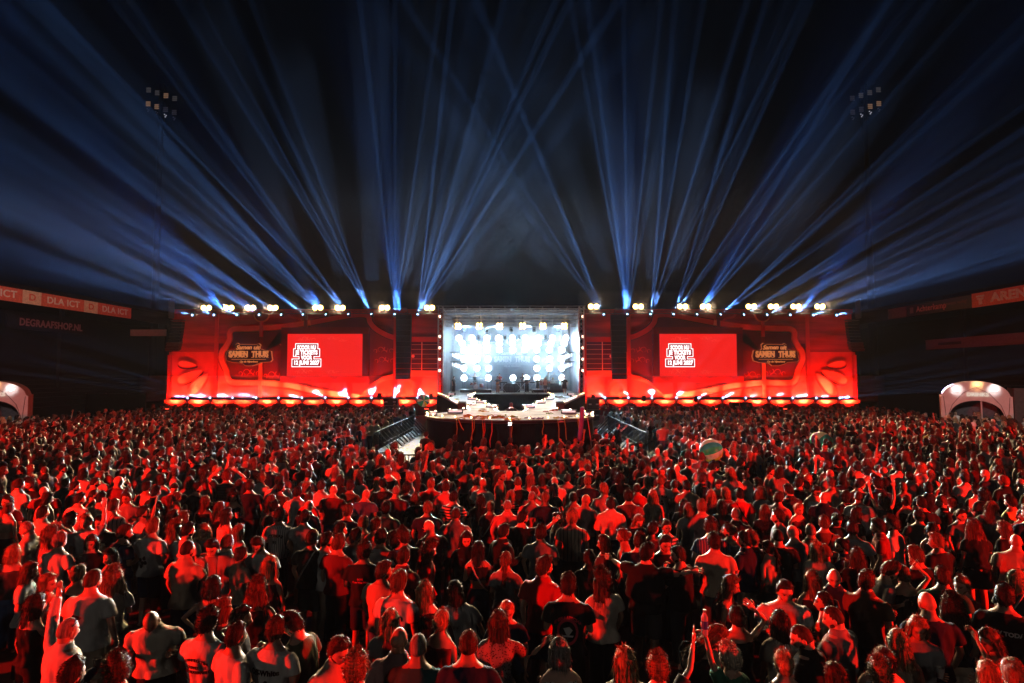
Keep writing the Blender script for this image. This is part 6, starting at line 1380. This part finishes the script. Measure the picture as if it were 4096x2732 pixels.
o_ = near(1187, 2484); t = thing('phone', 'phone held by the young man in olive looking down', 'phone', wrist_world(o_, -1)); q = MB(); q.box((0, 0, 0), (.075, .01, .15), rz=1.2); q.build('phone_body', M['black'], t); q = MB(); q.box((0, -.007, 0), (.065, .004, .13), rz=1.2); q.build('phone_screen', emit('phone_glow', (.8, .9, 1), .25), t)
# ---------------------------------------------------------------- the rest of the crowd
HM = [('short', 26), ('crop', 14), ('quiff', 10), ('fade', 10), ('buzz', 7), ('bald', 8), ('curly_short', 9), ('cap', 3)]
HW_ = [('long', 26), ('wavy', 22), ('bun', 10), ('pony', 10), ('bob', 10), ('curly', 7), ('updo', 6), ('halfup', 6), ('clip', 4)]
def pick(L, r): return r.choices([a for a, _ in L], [b_ for _, b_ in L])[0]
POSES = [(('hang', 'hang'), 20), (('down', 'down'), 14), (('hold', 'hang'), 16), (('hang', 'hold'), 10), (('hold', 'hold'), 8), (('chest', 'hang'), 8), (('hang', 'chin'), 4), (('phone', 'hang'), 3), (('up', 'hang'), 2), (('hang', 'up'), 2), (('hip', 'hang'), 3), (('cross', 'cross'), 5), (('head', 'head'), .6), (('up', 'up'), .8)]
GC = [('white', 26), ('black', 26), ('navy', 8), ('grey', 7), ('dark grey', 6), ('cream', 8), ('beige', 6), ('dark red', 4), ('pink', 4), ('olive', 3), ('teal', 2), ('blue', 3), ('green', 1), ('red', 2), ('light grey', 4), ('yellow', .5)]
def style(r):
    sx = 'm' if r.random() < .55 else 'w'; hair = pick(HM if sx == 'm' else HW_, r)
    hc = r.choices(['dark', 'brown', 'light brown', 'blonde', 'fair', 'grey', 'black', 'red'], [24, 22, 14, 16 if sx == 'w' else 4, 8, 5 if sx == 'm' else 1, 8, 2])[0]
    if hair == 'cap': hc = r.choice(['black', 'navy', 'white', 'red'])
    if hair == 'balding': hc = r.choice(['dark', 'grey', 'brown'])
    gar = r.choices(['tee', 'polo', 'long', 'hoodie'], [70, 12, 14, 4])[0] if sx == 'm' else r.choices(['tee', 'tank', 'dress', 'long', 'crop'], [40, 32, 12, 8, 8])[0]
    return sx, hair, hc, gar, pick(GC, r), pick(POSES, r)
def free(x, y):
    if y > 24.0 and abs(x) < 7.9 and (y > 24.0): return False
    if y > 57: return False
    if (x-7.6)**2+(y-19.4)**2 < 1.3: return False
    if (abs(x)-33)**2+(y-41.8)**2 < 15 or (abs(x) > 30 and y > 40): return False
    if abs(x) > 36.5: return False
    if (x-16)**2/9+(y-28)**2/4 < 1: return False
    return True
SP = .50; cells = {}
def ok_spot(x, y, r_):
    cx_, cy_ = int(x//1), int(y//1)
    for a in (-1, 0, 1):
        for b_ in (-1, 0, 1):
            for (X, Y) in cells.get((cx_+a, cy_+b_), ()):
                if (X-x)**2+(Y-y)**2 < r_*r_: return False
    return True
def put(x, y): cells.setdefault((int(x//1), int(y//1)), []).append((x, y))
for d in PEOPLE: put(d['x'], d['y'])
rc = random.Random(5); cand = []
for k in range(34000):
    y = 4.9+47*rc.random()**.72; xm = min(36.5, y*.95+7); x = rc.uniform(-xm, xm)
    if y < 8.2 and abs(x) < y*.9+.6: continue
    dens = .80 if y < 13.5 else (.60 if y < 17 else (.54 if y < 30 else .56))
    if y > 44: dens = .62+.05*(y-44)
    if not free(x, y) or not ok_spot(x, y, dens*rc.uniform(.92, 1.35)): continue
    put(x, y); cand.append((x, y))
cand.sort(key=lambda p: p[1]); inview = [p for p in cand if abs(p[0]) < p[1]*.86+.2]
NI = max(0, 290-len([1 for d in PEOPLE if d['o'].get('label') is None])-len(CREW)); solo = inview[:NI]; mass = [p for p in cand if p not in set(solo)]
def facing(x, y, r):
    base = math.degrees(math.atan2(-x*.8, 62-y)); q_ = r.random()
    return base+(r.gauss(0, 16) if q_ < .72 else r.uniform(-95, 95) if q_ < .9 else r.uniform(130, 230))
SOLO = []
for x, y in solo:
    sx, hair, hc, gar, gc, pose = style(rc); yw = facing(x, y, rc)
    o = person(x, y, yw, sx, hair, hc, gar, gc, pose, rc.choice([0, 0, 0, 15, -15, 30, -30]), rc.choice([-8, -8, 0, -16]), rc.choice([0, 0, 0, .15]) if sx == 'm' else rc.choice([0, 0, .12]), (0, 0), (1.79 if sx == 'm' else 1.68)*rc.gauss(1, .03), rng=rc, pants=rc.choice(['dark grey', 'black', 'navy', 'blue']), m='cloth' if rc.random() < .9 else rc.choice(['stripe', 'hstripe', 'dots'])); PEOPLE[-1]['z'] = y
for d in PEOPLE:   # straps, sunglasses pushed up, collars of lanyards
    if d in [] or d['o'] in CREW: continue
    r_ = rc.random()
    if r_ < .13 and d['gar'] != 'cape':
        P_ = [(s_*.11, -.10, 1.44) if s_ == 1 else (s_*.11, -.10, 1.44) for s_ in (1,)]; sg = rc.choice((-1, 1)); pts = [(sg*.10, .07, 1.455), (sg*.11, .0, 1.475), (sg*.10, -.10, 1.43), (sg*.03, -.155, 1.28), (-sg*.07, -.15, 1.12), (-sg*.17, -.08, .98)]
        k_ = link('bag_strap', _mesh('bag_strap', *tube(pts, [.014]*6, 6, flat=((1, 0, 0), .5)), [M['blackcloth'] if rc.random() < .7 else M['white']]), d['o'])
    elif r_ < .22 and d['hair'] not in ('cap',):
        k = next((c for c in d['o'].children if c.name.startswith('hair')), None)
        if k is not None:
            q = MB(); q.box((-.035, .055, .118), (.055, .02, .035), rx=-.6); q.box((.035, .055, .118), (.055, .02, .035), rx=-.6); q.add(tube([(-.085, -.02, .06), (-.08, .05, .112), (.08, .05, .112), (.085, -.02, .06)], [.004]*4, 5)); g_ = q.build('sunglasses', M['glass'], d['o']); g_.matrix_local = k.matrix_local
# labels: each says how the person looks and who stands next to them
def look(d, short=False):
    hw = HW[d['hair']].format(d['hc']) if d['hair'] != 'bald' else 'bald head'
    who = 'man' if d['sex'] == 'm' else 'woman'; pat = {'cloth': '', 'pin': 'pinstriped ', 'stripe': 'striped ', 'hstripe': 'hooped ', 'bluepin': 'pinstriped ', 'dots': 'patterned '}[d['m']]
    if d['hair'] == 'bald': a = f'bald {who}'
    else: a = f'{who} with {hw}'
    g2 = GW[d['gar']] if not short else {'tee': 't-shirt', 'polo': 'polo', 'long': 'shirt', 'dress': 'dress', 'cape': 'jacket', 'hoodie': 'hoodie', 'tank': 'top', 'crop': 'crop top'}[d['gar']]
    c = ' '.join(x for x in (pat.strip(), d['gc']) if x)
    return f'{a} in {c} {g2}' if not short else (f'bald {who} in {c} {g2}' if d['hair'] == 'bald' else f'{who} in {c} {g2}')
PS = {'up': 'one hand raised', 'point': 'pointing upward', 'chin': 'hand at the face', 'head': 'hand on the head', 'phone': 'phone-high hand', 'cross': 'arms folded', 'hip': 'hand on hip', 'side': 'arm held out', 'brow': 'hand at the forehead', 'ear': 'hand at the ear'}
named = {'FRAT': 'man whose white t-shirt back reads FRATERNITÉ ULTIME', 'OFF': 'man whose white t-shirt back reads Off-White over a dark print', 'CARH': 'man whose white t-shirt back reads CARHARTT', 'CREST': 'man in black t-shirt with a big round red crest on the back', 'SI': 'man in green t-shirt with a red script print on the back', 'GROW': 'man whose black t-shirt back reads GROW TODAY', 'ROD': 'man in white pinstriped shirt reading RODMAN 91', 'LIFE': 'man whose light grey t-shirt back reads OUR LIFE IS FRIENDS', 'BOYS': 'curly man in black t-shirt with small red lettering', 'ANTI': 'fair man whose white t-shirt back reads ANTI BLUE', 'LAUREL': 'stocky man in black t-shirt with a white laurel print', 'FLOWER': 'man in white t-shirt with a dark flower print on the back', 'CIRC': 'man in cream hoodie with a round red print', 'NOTE': 'fair man in navy t-shirt with small red marks'}
named_o = {SPECIAL[k].name: v for k, v in named.items() if k in SPECIAL}
nl = [d for d in PEOPLE if not d['label']]; used = set()
def uniq(t): return t not in used and len(t.split()) <= 16
for d in nl:
    base = look(d); cands = []
    if d['o'].name in named_o: cands.append(named_o[d['o'].name])
    pz = next((PS[p] for p in d['pose'] if p in PS), None)
    near_ = sorted((e for e in PEOPLE if e is not d and e['o'].name in named_o or e is not d), key=lambda e: (e['x']-d['x'])**2+(e['y']-d['y'])**2)[:5]
    for e in near_[:4]:
        dx, dy = d['x']-e['x'], d['y']-e['y']
        rel = ('beyond' if dy > 0 else 'in front of') if abs(dy) > abs(dx) else ('right of' if dx > 0 else 'left of')
        cands.append(f'{look(d)}, {rel} {look(e, True)}'); cands.append(f'{look(d, True)}, {rel} {look(e)}')
        if pz: cands.append(f'{look(d, True)}, {pz}, {rel} {look(e, True)}')
    t = next((c for c in cands if uniq(c)), None) or next(c for c in [look(d, True)+f', {look(e, True)} beside, {look(g2, True)} near' for e in near_ for g2 in near_ if g2 is not e]+[min(cands, key=len)] if c not in used or True); used.add(t); d['label'] = t; tag(d['o'], t, 'person')
for d in PEOPLE:
    if not d['o'].get('group'): d['o']['group'] = 'people in the crowd' if d['label'] and d['o'] not in CREW else 'people on and around the stage'
# the mass: one object, everyone farther back
pc = bpy.data.collections.new('crowd_prototypes'); rp = random.Random(9); NPROTO = 34
ci = {'m': 0, 'w': 0}
for k in range(NPROTO):
    sx, hair, hc, gar, gc, pose = style(rp)
    if k < 9: hair = ['short', 'crop', 'fade', 'bald', 'curly_short', 'quiff', 'buzz', 'short', 'cap'][k]; sx = 'm'; gar = ['tee', 'polo', 'long'][k % 3]
    elif k < 18: hair = ['long', 'wavy', 'bun', 'pony', 'bob', 'curly', 'halfup', 'updo', 'long'][k-9]; sx = 'w'; gar = ['tee', 'tank', 'crop'][k % 3]
    if 'up' in pose: pose = ('hold', 'hang')
    if k == 27: pose = ('hang', 'up')
    if gar == 'hoodie': gar = 'long'
    fat = .15 if k % 5 == 0 else 0; hy = rp.choice([0, 0, 15, -15, 30]); hp = -8; V1, F1, c1 = body_geo(sx, fat, pose, hy, hp, (0, 0), 'stand')
    P_ = [(V1, F1, 0)]; v, f = cloth_geo(gar, sx, fat, pose, (0, 0), 'stand'); P_.append((v, f, 2))
    if gar != 'dress': v, f = cloth_geo('trousers', sx, fat, ('down', 'down'), (0, 0), 'stand'); P_.append((v, f, 3))
    if hair != 'bald':
        v, f = hair_geo(hair); v = np.array(v); hmx = np.array(head_matrix(hy, hp, (0, 0))); P_.append((v@hmx[:3, :3].T+hmx[:3, 3], f, 1))
    V = []; F = []; mi = []; n0 = 0; fc = []
    for v, f, m_ in P_:
        V.append(np.array(v)); F += [tuple(i+n0 for i in q_) for q_ in f]; mi += [m_]*len(f); n0 += len(v); fc.append(c1 if m_ == 0 and len(v) == len(c1) else np.ones((len(v), 3)))
    me = _mesh('crowd_member', np.vstack(V), F, [MI['skin'], MI['hair'], MI['cloth'], MI['legs']], mi, face=np.vstack(fc)); o = bpy.data.objects.new('crowd_member', me); pc.objects.link(o); o['sex'] = sx
n = len(mass); me = bpy.data.meshes.new('crowd'); me.from_pydata([(x, y, 0) for x, y in mass], [], [])
def att(name, ty, vals, f='value'):
    a = me.attributes.new(name, ty, 'POINT'); a.data.foreach_set(f, np.asarray(vals, dtype=np.float32 if ty != 'INT' else np.int32).ravel())
att('pidx', 'INT', [rp.randrange(NPROTO) for _ in mass])
att('rot', 'FLOAT_VECTOR', [(0, 0, rad(-facing(x, y, rp))) for x, y in mass], 'vector')
att('sc', 'FLOAT', [rp.gauss(.985, .04) for _ in mass])
att('col_skin', 'FLOAT_COLOR', [(*rp.choice(SKIN), 1) for _ in mass], 'color')
att('col_hair', 'FLOAT_COLOR', [(*HAIRC[rp.choices(['dark', 'brown', 'light brown', 'blonde', 'fair', 'grey', 'black'], [22, 22, 16, 12, 9, 5, 8])[0]], 1) for _ in mass], 'color')
att('col_cloth', 'FLOAT_COLOR', [(*CLOTH[pick(GC, rp)], 1) for _ in mass], 'color')
att('col_legs', 'FLOAT_COLOR', [(*CLOTH[rp.choice(['black', 'dark grey', 'navy', 'blue', 'beige'])], 1) for _ in mass], 'color')
crowd = link('crowd', me); tag(crowd, 'dense standing crowd filling the pitch up to the stage', 'crowd', None, 'stuff')
ng = bpy.data.node_groups.new('scatter_people', 'GeometryNodeTree'); ng.interface.new_socket('Geometry', in_out='INPUT', socket_type='NodeSocketGeometry'); ng.interface.new_socket('Geometry', in_out='OUTPUT', socket_type='NodeSocketGeometry')
gi = ng.nodes.new('NodeGroupInput'); go = ng.nodes.new('NodeGroupOutput'); ip = ng.nodes.new('GeometryNodeInstanceOnPoints'); cn = ng.nodes.new('GeometryNodeCollectionInfo'); cn.inputs['Collection'].default_value = pc; cn.inputs['Separate Children'].default_value = True; cn.inputs['Reset Children'].default_value = True
def na(nm, ty): a = ng.nodes.new('GeometryNodeInputNamedAttribute'); a.data_type = ty; a.inputs[0].default_value = nm; return a.outputs['Attribute']
er = ng.nodes.new('FunctionNodeEulerToRotation'); ng.links.new(na('rot', 'FLOAT_VECTOR'), er.inputs[0])
ng.links.new(gi.outputs[0], ip.inputs['Points']); ng.links.new(cn.outputs[0], ip.inputs['Instance']); ip.inputs['Pick Instance'].default_value = True
ng.links.new(na('pidx', 'INT'), ip.inputs['Instance Index']); ng.links.new(er.outputs[0], ip.inputs['Rotation']); ng.links.new(na('sc', 'FLOAT'), ip.inputs['Scale']); ng.links.new(ip.outputs[0], go.inputs[0])
md = crowd.modifiers.new('scatter', 'NODES'); md.node_group = ng
print('PEOPLE', len(PEOPLE), 'solo', len(solo), 'mass', n)

_bad = [o['label'] for o in C.objects if o.parent is None and o.get('label') and len(str(o['label']).split()) > 16]
print('LONG', len(_bad), _bad[:12])
SMOKE_D = .0010
# ---------------------------------------------------------------- the hazy air
hm = bpy.data.materials.new('haze_air'); hm.use_nodes = True; nt = hm.node_tree; nt.nodes.clear(); out = N(nt, 'ShaderNodeOutputMaterial'); v = N(nt, 'ShaderNodeVolumePrincipled')
v.inputs['Color'].default_value = (.9, .95, 1, 1); v.inputs['Density'].default_value = .00006; v.inputs['Anisotropy'].default_value = .25; nt.links.new(v.outputs[0], out.inputs[1])
q = MB(); q.box((0, 70, 44), (260, 220, 90)); tag(q.build('haze', hm), None, None, None, 'stuff')
q = MB(); q.box(((PX0+PX1)/2, 67.2, (DZ+PT)/2), (PX1-PX0-.2, 9.6, PT-DZ-.3)); m2 = hm.copy(); m2.name = 'stage_smoke'; m2.node_tree.nodes['Principled Volume'].inputs['Density'].default_value = .017
o = q.build('stage_smoke', m2); tag(o, None, None, None, 'stuff')
for sx_, nm in ((-1, 'left'), (1, 'right')):
    q = MB(); q.box((sx_*22.4, 61.4, 2.9), (30, 2.3, 2.6)); m3 = hm.copy(); m3.name = 'low_smoke'; m3.node_tree.nodes['Principled Volume'].inputs['Density'].default_value = .11; tag(q.build('low_smoke', m3), None, None, None, 'stuff')
    q = MB(); q.box((sx_*22.4, 61.9, 11.6), (31, 3.0, 2.6)); m4 = hm.copy(); m4.name = 'top_smoke'; m4.node_tree.nodes['Principled Volume'].inputs['Density'].default_value = .007; tag(q.build('top_smoke', m4), None, None, None, 'stuff')

# drifting smoke above and before the stage: uneven, thinning with height
sm = bpy.data.materials.new('drifting_smoke'); sm.use_nodes = True; nt = sm.node_tree; nt.nodes.clear(); out = N(nt, 'ShaderNodeOutputMaterial'); v = N(nt, 'ShaderNodeVolumePrincipled'); v.inputs['Color'].default_value = (.9, .95, 1, 1); v.inputs['Anisotropy'].default_value = .2; nt.links.new(v.outputs[0], out.inputs[1])
tc = N(nt, 'ShaderNodeTexCoord'); mp = N(nt, 'ShaderNodeMapping'); mp.inputs['Scale'].default_value = (.055, .03, .075); nt.links.new(tc.outputs['Object'], mp.inputs[0]); no = N(nt, 'ShaderNodeTexNoise'); no.inputs['Scale'].default_value = 1.3; no.inputs['Detail'].default_value = 2.5; no.inputs['Distortion'].default_value = .6; nt.links.new(mp.outputs[0], no.inputs['Vector'])
m1 = N(nt, 'ShaderNodeMapRange'); m1.inputs[1].default_value = .36; m1.inputs[2].default_value = .70; m1.inputs[3].default_value = .25; m1.inputs[4].default_value = 1.9; nt.links.new(no.outputs[0], m1.inputs[0])
sp_ = N(nt, 'ShaderNodeSeparateXYZ'); nt.links.new(tc.outputs['Object'], sp_.inputs[0]); m2_ = N(nt, 'ShaderNodeMapRange', interpolation_type='SMOOTHSTEP'); m2_.inputs[1].default_value = 9; m2_.inputs[2].default_value = 36; m2_.inputs[3].default_value = 1; m2_.inputs[4].default_value = .0; nt.links.new(sp_.outputs[2], m2_.inputs[0])
mm = N(nt, 'ShaderNodeMath', operation='MULTIPLY'); nt.links.new(m1.outputs[0], mm.inputs[0]); nt.links.new(m2_.outputs[0], mm.inputs[1]); m5 = N(nt, 'ShaderNodeMath', operation='MULTIPLY'); m5.inputs[1].default_value = SMOKE_D; nt.links.new(mm.outputs[0], m5.inputs[0]); nt.links.new(m5.outputs[0], v.inputs['Density'])
q = MB(); q.box((0, 43, 25.1), (124, 39, 28.2)); tag(q.build('drifting_smoke', sm), None, None, None, 'stuff')
C.cycles.volume_step_rate = 4.0; C.cycles.volume_max_steps = 40
